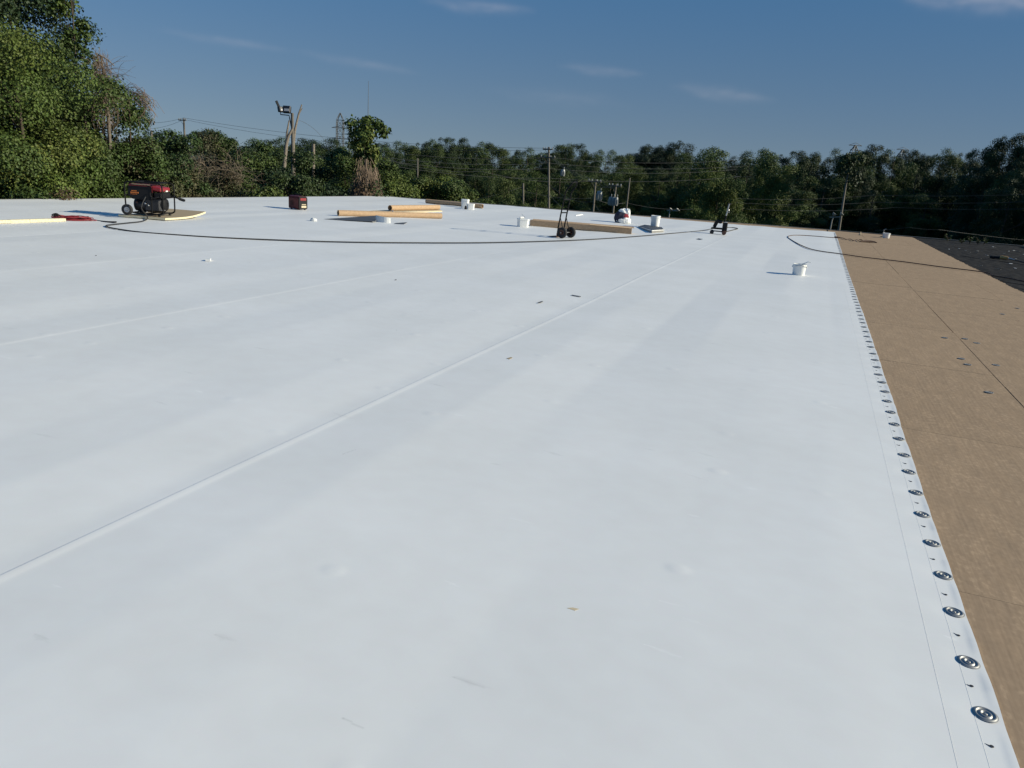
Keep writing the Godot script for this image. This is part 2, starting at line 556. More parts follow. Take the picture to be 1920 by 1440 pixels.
func build_roof() -> void:
	var roof := Node3D.new()
	roof.name = "roof"
	add_child(roof)
	tag(roof, "flat roof half covered in white membrane, brown boards and black sheet at right", "", "", "structure")
	# deck and walls
	var deck := MB.new()
	var ring := [Vector3(-18.5, 0, 8), Vector3(22, 0, 8), Vector3(22, 0, far_edge(22)), Vector3(0.7, 0, far_edge(0.7)), Vector3(-18.5, 0, far_edge(-18.5))]
	var top := Vector3(0, -0.032, 0)
	for k in range(1, 4): deck.face(ring[0] + top, ring[k] + top, ring[k + 1] + top)
	part(roof, "black_sheet", deck, M.black_sheet)
	for k in 5:
		var a: Vector3 = ring[k]
		var d: Vector3 = ring[(k + 1) % 5]
		var mid := (a + d) * 0.5
		var dir := (d - a).normalized()
		var wall := MB.new()
		var B := Basis(dir, Vector3.UP, dir.cross(Vector3.UP))
		wall.box(Transform3D(B, mid + Vector3(0, -6.34, 0) - B.z * 0.15), Vector3(a.distance_to(d), 12.6, 0.28), 0.0)
		part(roof, "wall", wall, M.wall_block)
		var cap := MB.new()
		cap.box(Transform3D(B, mid + Vector3(0, -0.055, 0) + B.z * 0.012), Vector3(a.distance_to(d) + 0.02, 0.11, 0.02), 0.003)
		cap.box(Transform3D(B, mid + Vector3(0, 0.006, 0) - B.z * 0.03), Vector3(a.distance_to(d), 0.008, 0.10), 0.002)
		part(roof, "edge_trim", cap, M.edge_metal)
	# white sheets, three metres wide, lapped towards the left
	var lines := [-18.44, -14.98, -11.88, -8.78, -5.70, -2.58]
	for i in 5:
		var x0: float = lines[i]
		var x1: float = lines[i + 1] + 0.07
		if i == 4: continue
		sheet(roof, x0, x1, 6.0, -40.0, 0.14 if i > 2 else 0.24, 0.14 if i > 2 else 0.24, i > 0)
	sheet(roof, -5.70, -2.51, 6.0, -10.56, 0.12, 0.12, true, true)
	var under := sheet(roof, -5.70, -2.51, -10.48, -40.0, 0.14, 0.14, true)
	under.position.y = -0.0035
	sheet(roof, -2.58, 0.815, 6.0, -40.0, 0.10, 0.10, true, false, true)
	# printed lines and marks along the free edge of the last sheet
	for lx in [0.652, 0.742]:
		var g := MB.new()
		var z := 1.0
		while z > -14.0:
			var z2 := z - 0.0333
			var y0 := swell(lx, z) + edge_lift(lx, z) + 0.0016
			var y1 := swell(lx, z2) + edge_lift(lx, z2) + 0.0016
			g.quad(Vector3(lx - 0.00055, y0, z), Vector3(lx + 0.00055, y0, z), Vector3(lx + 0.00055, y1, z2), Vector3(lx - 0.00055, y1, z2))
			z = z2
		part(roof, "printed_line", g, M.guide)
	var mark := MB.new()
	var drop := PackedVector2Array()
	for k in 12:
		var a := TAU * k / 12.0
		drop.append(Vector2(0.0062 * cos(a), 0.0062 * sin(a)))
	drop[6] = Vector2(-0.017, 0.009)
	mark.prism(drop, Transform3D(Basis(Vector3.RIGHT, Vector3.FORWARD, Vector3.UP), Vector3.ZERO), 0.0, 0.0006)
	var mark_mesh := mark.mesh()
	# barbed seam plates: stamped steel discs with rings, a screw in the middle
	var pb := MB.new()
	var prof := [Vector2(0.0, 0.0030), Vector2(0.0045, 0.0034), Vector2(0.0062, 0.0020), Vector2(0.0066, -0.0012), Vector2(0.0095, -0.0008), Vector2(0.0125, 0.0034), Vector2(0.0155, 0.0048), Vector2(0.0185, 0.0034), Vector2(0.0212, -0.0008), Vector2(0.0240, -0.0010), Vector2(0.0268, 0.0030), Vector2(0.0295, 0.0042), Vector2(0.0325, 0.0028), Vector2(0.0352, 0.0004), Vector2(0.0378, 0.0)]
	prof.reverse()
	pb.lathe(prof, T(), 28, 0.2)
	var plate_mesh := pb.mesh()
	var sb := MB.new()
	sb.lathe([Vector2(0.0066, 0.0), Vector2(0.0066, 0.0042), Vector2(0.0052, 0.0052), Vector2(0.0, 0.0052)], T(), 10)
	rng.seed = 12
	for k in 96:
		var z := PLATE_Z - PLATE_STEP * k + rng.randf_range(-0.02, 0.02) * (1.0 if k > 0 else 0.0)
		if z < sheet_end(0.8) + 0.1: break
		var x := PLATE_X + rng.randf_range(-0.006, 0.006)
		var y := swell(x, z) + edge_lift(x, PLATE_Z - PLATE_STEP * k)
		var B := Basis.from_euler(Vector3(rng.randf_range(-0.03, 0.03), rng.randf() * TAU, rng.randf_range(-0.05, 0.02)))
		share(roof, "seam_plate", plate_mesh, M.galvanised, Transform3D(B, Vector3(x, y + 0.0034, z)))
		if k < 30:
			var mx := 0.762 + rng.randf_range(-0.005, 0.005)
			var mz := z + PLATE_STEP * 0.5 + rng.randf_range(-0.02, 0.02)
			share(roof, "printed_mark", mark_mesh, M.ink, Transform3D(Basis.from_euler(Vector3(0, rng.randf_range(-0.4, 0.4), 0.03)), Vector3(mx, swell(mx, mz) + edge_lift(mx, mz) + 0.0012, mz)))
	# brown cover boards in three rows
	var rows := [[0.55, 1.8495, -3.34, false], [1.8505, 3.2445, -5.32, false], [3.2455, 3.93, -4.1, true]]
	rng.seed = 21
	for q in rows:
		var z: float = q[2] + 2.44 * 2
		var k := 0
		while z > far_edge(2.0) + 0.3:
			var l := minf(2.44, z - far_edge(q[0]) - 0.2)
			var gap := rng.randf_range(0.002, 0.006) if rng.randf() < 0.75 else rng.randf_range(0.007, 0.014)
			var mesh := board_mesh(q[1] - q[0] - (rng.randf_range(0.004, 0.011) if rng.randf() < 0.35 else 0.0008), l - gap, 100 + k + int(q[0] * 7.0), q[3])
			var tilt := rng.randf_range(-0.0007, 0.0007)
			var o := share(roof, "cover_board", mesh, M["facer%d" % rng.randi_range(0, 2)], Transform3D(Basis.from_euler(Vector3(rng.randf_range(-0.0008, 0.0008), tilt, 0)), Vector3(q[0], -0.0105 - (0.003 if q[3] else 0.0) - rng.randf() * 0.002, z)))
			o.set_meta("plain", true)
			z -= 2.44
			k += 1
	# boards left open along the far edge, and the pale one across the black sheet
	var xa := -18.2
	while xa < 0.4:
		var xb := minf(xa + 2.44, 0.5)
		var b := MB.new()
		var za := far_edge(xa) + 0.06
		var zb := far_edge(xb) + 0.06
		b.prism(PackedVector2Array([Vector2(xa, -za - 2.4), Vector2(xb - 0.006, -zb - 2.4), Vector2(xb - 0.006, -zb - 0.05), Vector2(xa, -za - 0.05)]), Transform3D(Basis(Vector3.RIGHT, Vector3.FORWARD, Vector3.UP), Vector3.ZERO), -0.024, -0.009)
		part(roof, "cover_board", b, M["facer%d" % (int(absf(xa)) % 3)])
		xa = xb
	for q in [[8.1, 9.3, -36.9, -35.4], [9.32, 10.6, -36.9, -34.4]]:
		var b := MB.new()
		b.prism(PackedVector2Array([Vector2(q[0], -q[3]), Vector2(q[1], -q[3]), Vector2(q[1], -q[2]), Vector2(q[0], -q[2])]), Transform3D(Basis(Vector3.RIGHT, Vector3.FORWARD, Vector3.UP), Vector3.ZERO), -0.02, 0.06)
		part(roof, "cover_board", b, M.facer2)
	# loose plates on the boards and the screw plates left in the black sheet
	for p in [Vector3(1.668, 0.000, -8.876), Vector3(1.682, 0.000, -8.589), Vector3(1.970, 0.000, -8.780), Vector3(1.662, 0.000, -7.402), Vector3(1.681, 0.000, -10.138), Vector3(2.006, 0.000, -10.048), Vector3(1.916, 0.000, -10.259), Vector3(3.265, -0.000, -14.155), Vector3(2.860, 0.000, -13.140)]:
		share(roof, "insulation_plate", plate_mesh, M.edge_metal, Transform3D(Basis.from_euler(Vector3(0, rng.randf() * 6.0, 0)).scaled(Vector3(1.0, 0.8, 1.0)), Vector3(p.x, -0.0075, p.z)))
	rng.seed = 91
	for k in 60:
		var x := rng.randf_range(4.3, 9.0)
		var z := rng.randf_range(-35.0, -15.0)
		var s := MB.new()
		s.box(TR(0, 0, 0, 0.05, rng.randf() * 3.0, 0.0), Vector3(rng.randf_range(0.05, 0.16), 0.006, rng.randf_range(0.03, 0.07)), 0.002)
		var o := part(roof, "fixing_patch", s, M.guide if k % 3 == 0 else M.edge_metal)
		o.position = Vector3(x, -0.024, z)
	# folds in the black sheet
	for q in [[Vector3(4.331, -0.000, -26.888), Vector3(6.208, 0.000, -25.180)], [Vector3(3.761, 0.000, -19.490), Vector3(4.843, 0.000, -18.103)], [Vector3(4.886, 0.000, -31.790), Vector3(7.038, 0.000, -32.759)]]:
		var b := MB.new()
		var pts := []
		for k in 9: pts.append((q[0] as Vector3).lerp(q[1], k / 8.0) + Vector3(0, -0.037 + 0.004 * sin(k * 1.7), 0.05 * sin(k * 1.1)))
		b.tube(pts, 0.016, 7)
		part(roof, "sheet_fold", b, M.black_sheet)

# ------------------------------------------------------------------ foliage
func profile(kind: int, t: float) -> float:
	match kind:
		0: return pow(sin(PI * pow(clampf(t * 0.93 + 0.05, 0, 1), 0.85)), 0.62)                 # rounded
		1: return pow(maxf(0.0, 1.0 - t * t), 0.75) * smoothstep(-0.2, 0.3, t) * 1.05 + 0.08                     # tapering
		2: return 0.35 + 0.65 * pow(sin(PI * clampf(t, 0, 1)), 0.7) if t > 0.45 else 0.28 + t     # pine, dome on a thin lower crown
		_: return pow(maxf(0.0, 1.0 - t * t), 0.5)                                                  # dome to the ground

func crown(b: MB, r: RandomNumberGenerator, base: Vector3, h0: float, h1: float, rad: Vector2, kind: int, clumps: int, per: int, size: float, tones: Array, clump_r: float, droop := 0.0, share_of := 5.0) -> Array:
	var centres := []
	var sway := r.randf() * 6.0
	var boughs := []
	for i in maxi(5, int(clumps / share_of)):
		var t := r.randf()
		for tries in 3:
			if r.randf() < profile(kind, t): break
			t = r.randf()
		var a := r.randf() * TAU
		var lump := 0.86 + 0.18 * sin(a * 2.0 + sway + t * 5.0) + 0.12 * sin(a * 5.0 + sway * 2.0 - t * 9.0)
		var rr := pow(r.randf_range(0.03, 1.0), 0.42) * profile(kind, t) * lump * (1.15 if r.randf() < 0.2 else 1.0)
		boughs.append([base + Vector3(cos(a) * rr * rad.x, lerpf(h0, h1, t), sin(a) * rr * rad.y), t, tones[r.randi() % tones.size()], r.randf_range(0.8, 1.35)])
	for i in clumps:
		var bough: Array = boughs[i % boughs.size()]
		var t: float = bough[1]
		var c: Vector3 = bough[0] + Vector3(r.randfn(), r.randfn() * 0.6, r.randfn()) * clump_r * 0.72 * bough[3]
		c.y = minf(c.y, base.y + h1)
		centres.append(c)
		var cr := clump_r * r.randf_range(0.55, 1.45)
		var tone: Color = bough[2]
		var shift := r.randf_range(0.85, 1.15)
		var axis := base + Vector3(0, lerpf(h0, h1, t * 0.8), 0)
		var outward := (c - axis).normalized()
		for k in int(per * clampf(cr * cr / (clump_r * clump_r), 0.4, 1.9)):
			var u := (Vector3(r.randfn(), r.randfn() + 0.25, r.randfn()).normalized() + outward * 0.45).normalized()
			var d := (u * cr * (0.45 + 0.6 * sqrt(r.randf())) + Vector3(r.randfn(), r.randfn(), r.randfn()) * cr * 0.14) * Vector3(1.0, 0.8, 1.0)
			d.y -= droop * cr * r.randf() * 0.8
			var nor := (u * 0.85 + Vector3(r.randfn() * 0.46, 0.2 + r.randfn() * 0.46, r.randfn() * 0.46)).normalized()
			var g := shift * r.randf_range(0.75, 1.3)
			var w := r.randf_range(0.92, 1.1)
			b.leaf(c + d, nor, Vector3(r.randfn(), r.randfn() - 0.6 - droop, r.randfn()), size * r.randf_range(0.65, 1.35), Color(tone.r * g * w, tone.g * g, tone.b * g))
	return centres

func limbs(b: MB, r: RandomNumberGenerator, base: Vector3, foot: float, top: float, rad: float, lean: Vector3, ends: Array, count: int) -> void:
	var pts := []
	var rs := []
	for k in 7:
		var t := k / 6.0
		pts.append(base + Vector3(0, lerpf(foot, top, t), 0) + lean * t + Vector3(sin(t * 5.0 + rad * 40.0), 0, cos(t * 4.0)) * rad * 0.7)
		rs.append(rad * (1.0 - 0.82 * t) + (rad * 0.5 if k == 0 else 0.0))
	b.tube(pts, rs, 7)
	for k in count:
		if ends.is_empty(): break
		var e: Vector3 = ends[r.randi() % ends.size()]
		var t := clampf((e.y - base.y - foot) / (top - foot) - 0.18, 0.12, 0.9)
		var i := int(t * 6.0)
		var s: Vector3 = (pts[i] as Vector3).lerp(pts[mini(i + 1, 6)], t * 6.0 - i)
		var m := s.lerp(e, 0.5) + Vector3(0, -0.06 * s.distance_to(e), 0)
		var q: float = rs[i] * 0.45
		b.tube([s, m, e], [q, q * 0.6, q * 0.2], 5, false)

func tree_thing(called: String, label: String, group: String, base: Vector3, h0: float, h1: float, rad: Vector2, kind: int, clumps: int, per: int, size: float, tones: Array, clump_r: float, sd: int, trunk_r := 0.18, droop := 0.0, category := "tree") -> Node3D:
	var r := RandomNumberGenerator.new()
	r.seed = sd
	var o := thing(called, label, category, base, 0.0, group)
	var b := MB.new()
	var ends := crown(b, r, Vector3.ZERO, h0, h1, rad, kind, int(clumps * 1.25), int(per * 2.7), size * 0.485, tones, clump_r * 0.85, droop)
	var w := MB.new()
	limbs(w, r, Vector3.ZERO, -0.3, lerpf(h0, h1, 0.86), trunk_r, Vector3(r.randfn() * 0.2, 0, r.randfn() * 0.2), ends, 16)
	part(o, "trunk", w, M.bark)
	var f := part(o, "crown", b, M.leaves)
	f.set_meta("kind", "stuff")
	return o

const GREEN := [Color(0.046, 0.072, 0.019), Color(0.058, 0.087, 0.022), Color(0.038, 0.063, 0.020), Color(0.070, 0.095, 0.025)]
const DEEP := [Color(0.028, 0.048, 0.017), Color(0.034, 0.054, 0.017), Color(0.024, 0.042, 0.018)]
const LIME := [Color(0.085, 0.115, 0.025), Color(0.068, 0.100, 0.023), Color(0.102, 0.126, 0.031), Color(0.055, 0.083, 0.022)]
const OLIVE := [Color(0.062, 0.068, 0.030), Color(0.075, 0.070, 0.036), Color(0.050, 0.060, 0.026)]
const BROWN := [Color(0.085, 0.062, 0.036), Color(0.065, 0.052, 0.032), Color(0.055, 0.055, 0.028), Color(0.10, 0.068, 0.042)]
const PINE := [Color(0.020, 0.036, 0.018), Color(0.026, 0.042, 0.019), Color(0.032, 0.046, 0.020)]

func vines(b: MB, r: RandomNumberGenerator, from: Vector3, spread_top: float, spread_low: float, drop: float, count: int, thick: float) -> void:
	for k in count:
		var a := r.randf() * TAU
		var s := from + Vector3(cos(a) * spread_top * r.randf(), r.randf_range(-0.3, 0.25), sin(a) * spread_top * r.randf())
		var reach := spread_low * sqrt(r.randf())
		var pts := []
		var len := drop * r.randf_range(0.55, 1.05)
		for j in 7:
			var t := j / 6.0
			pts.append(s + Vector3(cos(a) * reach * t, -len * t, sin(a) * reach * t) + Vector3(r.randfn(), r.randfn() * 0.5, r.randfn()) * 0.07)
		var g := r.randf_range(0.6, 1.5)
		b.col = Color(0.17 * g, 0.125 * g, 0.09 * g)
		b.tube(pts, thick * r.randf_range(0.6, 1.6), 3, false)

func sprays(b: MB, r: RandomNumberGenerator, from: Vector3, span: float, count: int, thick: float, tone: Color) -> void:
	# bare arching twigs
	for k in count:
		var d := Vector3(r.randfn(), absf(r.randfn()) * 0.8 + 0.2, r.randfn()).normalized()
		var p := from + Vector3(r.randfn(), r.randfn() * 0.6, r.randfn()) * span * 0.22
		var pts := [p]
		for j in 6:
			d = (d + Vector3(r.randfn() * 0.25, -0.17 + r.randfn() * 0.15, r.randfn() * 0.25)).normalized()
			p += d * span * 0.16
			pts.append(p)
		var g := r.randf_range(0.6, 1.4)
		b.col = Color(tone.r * g, tone.g * g, tone.b * g)
		b.tube(pts, [thick, thick, thick * 0.9, thick * 0.8, thick * 0.7, thick * 0.55, thick * 0.4], 3, false)

func foot_of(top: Vector3) -> Vector3:
	return Vector3(top.x, gy(top.x, top.z), top.z)

var protos := {}

const OUT := "beyond the right border"

func sector(p: Vector3) -> String:
	# bearing seen from the roof, named by what stands in front
	var a := rad_to_deg(atan2(p.x, -p.z))
	var list := [[-27.99, "behind the far roof corner"], [-24.34, "behind the stacked white tubs"], [-19.60, "left of the tallest pole"], [-15.87, "between tallest pole and transformer pole"], [-12.96, "behind the meter box pole"], [-8.97, "behind the white bucket"], [-4.57, "at the gap above the welder"], [0.31, "left of the leaning bare trunk"], [3.28, "right of the leaning bare trunk"], [6.26, "above the brown boards"], [9.09, "above the far weeds"], [11.75, "at the right border"]]
	for q in list:
		if a < q[0]: return q[1]
	return OUT

func wood_tree(kind: String, top: Vector3, width: float, label: String, group: String) -> void:
	var p = protos[kind]
	var base := foot_of(top)
	var o: Node3D = p.node.duplicate()
	o.name = numbered(p.called)
	add_child(o)
	tag(o, label, "tree", group)
	var s: float = (top.y - base.y + 0.9) / p.h
	var w: float = width * 1.38 / p.w
	o.position = base
	o.rotation.y = rng.randf() * TAU
	o.scale = Vector3(w, s, w * rng.randf_range(0.9, 1.1))

func make_protos() -> void:
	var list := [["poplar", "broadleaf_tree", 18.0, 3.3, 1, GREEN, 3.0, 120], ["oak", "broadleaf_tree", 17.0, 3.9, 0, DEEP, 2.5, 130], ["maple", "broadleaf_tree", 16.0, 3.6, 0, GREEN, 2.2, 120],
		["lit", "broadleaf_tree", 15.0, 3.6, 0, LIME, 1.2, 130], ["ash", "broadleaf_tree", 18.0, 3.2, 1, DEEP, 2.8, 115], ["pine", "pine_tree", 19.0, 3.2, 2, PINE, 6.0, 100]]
	var sd := 500
	for q in list:
		var r := RandomNumberGenerator.new()
		r.seed = sd
		sd += 7
		var o := Node3D.new()
		var b := MB.new()
		var ends := crown(b, r, Vector3.ZERO, q[6], q[2] - 0.5, Vector2(q[3], q[3]), q[4], q[7], 330, 0.135 if q[0] != "pine" else 0.125, q[5], 0.80, 0.0, 2.6)
		var w := MB.new()
		limbs(w, r, Vector3.ZERO, -0.4, q[2] * 0.9, 0.24, Vector3.ZERO, ends, 14)
		part(o, "trunk", w, M.bark)
		part(o, "crown", b, M.leaves).set_meta("kind", "stuff")
		protos[q[0]] = {"node": o, "called": q[1], "h": q[2], "w": q[3] * 2.1}

func build_wood() -> void:
	make_protos()
	rng.seed = 8
	var wg := "trees of the far wood behind the power lines"
	# skyline of the far wood: where each top stands, crown width, kind
	var tops := [
		[Vector3(-66.277, 3.881, -109.115), 4.6, "oak"], [Vector3(-68.676, 4.367, -117.266), 4.6, "maple"], [Vector3(-65.164, 4.533, -115.318), 4.4, "poplar"], [Vector3(-65.602, 4.815, -120.812), 4.6, "oak"], [Vector3(-61.764, 5.030, -117.889), 4.4, "maple"], [Vector3(-64.112, 6.000, -127.325), 5.0, "oak"], [Vector3(-63.142, 6.280, -131.127), 5.2, "oak"], [Vector3(-57.519, 5.336, -124.069), 4.6, "maple"],
		[Vector3(-60.049, 6.160, -134.505), 4.8, "ash"], [Vector3(-53.672, 5.382, -127.786), 4.4, "poplar"], [Vector3(-53.919, 4.753, -134.186), 4.6, "oak"], [Vector3(-48.917, 4.893, -127.227), 4.2, "maple"], [Vector3(-50.370, 4.931, -137.830), 4.8, "poplar"], [Vector3(-46.736, 4.906, -134.755), 4.4, "oak"],
		[Vector3(-46.411, 7.192, -140.048), 5.0, "poplar"], [Vector3(-42.517, 6.776, -139.181), 5.0, "oak"], [Vector3(-39.197, 5.563, -135.616), 4.4, "maple"], [Vector3(-38.990, 5.890, -142.486), 5.0, "maple"], [Vector3(-34.879, 5.847, -138.473), 4.8, "poplar"],
		[Vector3(-35.032, 7.654, -155.698), 6.0, "pine"], [Vector3(-32.494, 7.636, -156.664), 5.6, "pine"], [Vector3(-30.238, 7.491, -157.484), 4.6, "pine"], [Vector3(-29.036, 8.738, -158.331), 6.4, "pine"], [Vector3(-25.694, 7.412, -154.740), 5.0, "ash"],
		[Vector3(-22.505, 5.890, -176.672), 5.0, "oak"], [Vector3(-19.412, 6.702, -178.108), 5.6, "oak"], [Vector3(-19.930, 5.454, -171.948), 5.4, "oak"], [Vector3(-16.464, 7.286, -173.844), 5.2, "pine"],
		[Vector3(-7.587, 7.089, -154.885), 5.0, "pine"], [Vector3(-4.180, 8.420, -154.373), 5.6, "oak"], [Vector3(-1.285, 8.939, -157.873), 5.2, "ash"], [Vector3(1.996, 9.394, -161.500), 5.4, "maple"], [Vector3(4.131, 9.517, -155.667), 5.0, "poplar"], [Vector3(7.030, 10.648, -161.587), 6.0, "oak"], [Vector3(9.799, 9.785, -164.610), 5.2, "poplar"],
		[Vector3(11.842, 9.633, -160.886), 5.4, "maple"], [Vector3(15.530, 10.212, -164.707), 5.6, "oak"], [Vector3(17.652, 9.980, -165.448), 5.0, "ash"], [Vector3(20.093, 10.763, -168.856), 5.4, "maple"], [Vector3(22.306, 10.618, -165.199), 5.4, "poplar"], [Vector3(25.669, 10.685, -168.737), 5.4, "oak"],
		[Vector3(24.271, 11.521, -143.934), 6.0, "oak"], [Vector3(26.444, 11.822, -147.090), 5.6, "ash"], [Vector3(27.280, 12.424, -143.137), 6.4, "oak"], [Vector3(30.137, 13.128, -144.450), 6.8, "maple"], [Vector3(31.952, 13.731, -140.872), 7.0, "oak"], [Vector3(36.381, 13.920, -144.857), 7.0, "ash"], [Vector3(38.247, 14.616, -139.098), 7.0, "oak"], [Vector3(43.779, 14.914, -143.539), 7.0, "maple"], [Vector3(46.148, 15.130, -137.824), 7.2, "oak"]]
	for k in 26:
		var a := 0.36 + 0.03 * k
		var d := 112.0 - 1.4 * k + rng.randf_range(-9.0, 14.0)
		tops.append([Vector3(sin(a) * d, rng.randf_range(9.0, 12.0), -cos(a) * d), 6.5, ["oak", "maple", "ash"][k % 3]])
	var counts := {}
	for q in tops:
		var s := sector(q[0])
		counts[s] = counts.get(s, 0) + 1
		var kind: String = {"oak": "dark rounded", "maple": "green rounded", "poplar": "green tapering", "ash": "dark tapering", "pine": "dark domed pine"}[q[2]]
		wood_tree(q[2], q[0], q[1], "%s skyline tree, %s from left %s" % [kind, ["first", "second", "third", "fourth", "fifth", "sixth", "seventh", "eighth", "ninth", "tenth", "eleventh", "twelfth"][mini(counts[s] - 1, 11)], s] if s != OUT else "wood tree standing beyond the right border of the picture", wg)
	# rows in front of and behind the skyline, lower, so that the wood is closed to the ground
	var kinds := ["oak", "maple", "poplar", "ash", "oak", "pine"]
	for q in tops.slice(0, tops.size()):
		var t: Vector3 = q[0]
		var d := Vector3(t.x, 0, t.z).normalized()
		var side := d.cross(Vector3.UP)
		var hidden := sector(t) == OUT
		if rng.randf() < 0.9:
			var p := t - d * rng.randf_range(7.0, 15.0) + side * rng.randf_range(-3.0, 3.0)
			p.y = t.y * 0.9 - rng.randf_range(2.2, 4.6)
			wood_tree(kinds[rng.randi() % 5], p, rng.randf_range(4.4, 6.0), "lower tree below the skyline of the far wood " + sector(t), wg)
		if not hidden and rng.randf() < 0.6:
			var p := t - d * rng.randf_range(16.0, 24.0) + side * rng.randf_range(-3.0, 3.0)
			p.y = t.y * 0.8 - rng.randf_range(4.6, 7.0)
			wood_tree(kinds[rng.randi() % 5], p, rng.randf_range(4.4, 6.0), "lower tree below the skyline of the far wood " + sector(t), wg)
		if not hidden and rng.randf() < 0.9:
			var p := t + d * rng.randf_range(7.0, 18.0) + side * rng.randf_range(-3.0, 3.0)
			p.y = t.y - rng.randf_range(0.2, 1.3)
			wood_tree(kinds[rng.randi() % 5], p, rng.randf_range(5.0, 6.6), "tree half hidden behind the skyline trees " + sector(t), wg)
	# sunlit trees that stand forward of the wood
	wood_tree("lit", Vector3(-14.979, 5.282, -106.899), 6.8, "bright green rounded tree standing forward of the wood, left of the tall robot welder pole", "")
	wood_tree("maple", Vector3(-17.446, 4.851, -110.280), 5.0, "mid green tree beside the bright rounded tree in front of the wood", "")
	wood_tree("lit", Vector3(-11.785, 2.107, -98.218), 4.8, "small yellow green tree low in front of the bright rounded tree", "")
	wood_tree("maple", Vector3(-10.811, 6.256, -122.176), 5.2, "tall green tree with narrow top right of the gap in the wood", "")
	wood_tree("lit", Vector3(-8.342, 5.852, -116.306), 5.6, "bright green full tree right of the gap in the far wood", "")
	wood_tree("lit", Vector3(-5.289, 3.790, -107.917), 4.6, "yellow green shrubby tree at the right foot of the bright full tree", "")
	# lower sunlit growth between the poles
	for q in [[Vector3(-30.682, 0.625, -74.913), 3.4, "left of the short plain pole"], [Vector3(-35.105, 0.984, -80.019), 4.2, "right of the stacked white tubs"], [Vector3(-30.600, 0.349, -83.778), 4.0, "just left of the tallest pole"], [Vector3(-31.604, 1.375, -103.779), 5.4, "just left of the transformer pole"], [Vector3(-26.614, 2.804, -112.823), 5.6, "right of the slanting pole"], [Vector3(-21.602, 2.174, -110.087), 5.2, "above the white bucket"], [Vector3(-28.856, 1.667, -109.381), 5.0, "behind the meter box pole"], [Vector3(-35.767, 1.522, -106.690), 5.0, "above the hand truck handle"], [Vector3(-40.182, 1.718, -105.060), 5.0, "behind the short plain pole"]]:
		wood_tree("maple" if rng.randf() < 0.5 else "poplar", q[0], q[1], "low green tree in front of the far wood, " + q[2], "low trees among the utility poles")
	# middle distance between the left growth and the light pole
	for q in [[Vector3(-100.822, 2.865, -95.570), 5.0, "oak", "just right of the left thicket"], [Vector3(-102.794, 2.737, -100.349), 5.4, "maple", "left of the skyline pole"], [Vector3(-88.470, 2.286, -88.972), 5.0, "ash", "right of the skyline pole"], [Vector3(-78.717, 2.491, -81.622), 5.2, "oak", "above the brown brush"], [Vector3(-76.087, 2.914, -93.909), 6.0, "oak", "just left of the light pole"], [Vector3(-77.655, 3.279, -98.997), 6.0, "maple", "behind the light pole"], [Vector3(-78.370, 3.588, -102.163), 6.0, "oak", "right of the slanting dead limb"], [Vector3(-74.847, 3.558, -101.273), 6.0, "ash", "above the cut trunk"], [Vector3(-70.262, 3.720, -98.620), 6.4, "oak", "left of the lattice towers"], [Vector3(-65.643, 3.273, -95.791), 6.0, "maple", "below the first lattice tower"], [Vector3(-63.429, 3.138, -96.597), 6.0, "oak", "left of the large leaved tree"], [Vector3(-63.557, 3.050, -100.980), 6.0, "maple", "right of the large leaved tree"], [Vector3(-73.438, 2.582, -88.132), 6.0, "maple", "left of the forked dead tree"]]:
		wood_tree(q[2], q[0], q[1], "distant dark green tree on the skyline " + q[3], "background trees near the lattice towers")
		var t: Vector3 = q[0]
		var d := Vector3(t.x, 0, t.z).normalized()
		var p := t - d * rng.randf_range(14.0, 30.0) + d.cross(Vector3.UP) * rng.randf_range(-3.0, 3.0)
		p.y = t.y - rng.randf_range(1.6, 3.4)
		wood_tree(["maple", "oak", "poplar"][rng.randi() % 3], p, 5.4, "middle distance dark green tree, nearer than the skyline " + q[3], "background trees near the lattice towers")

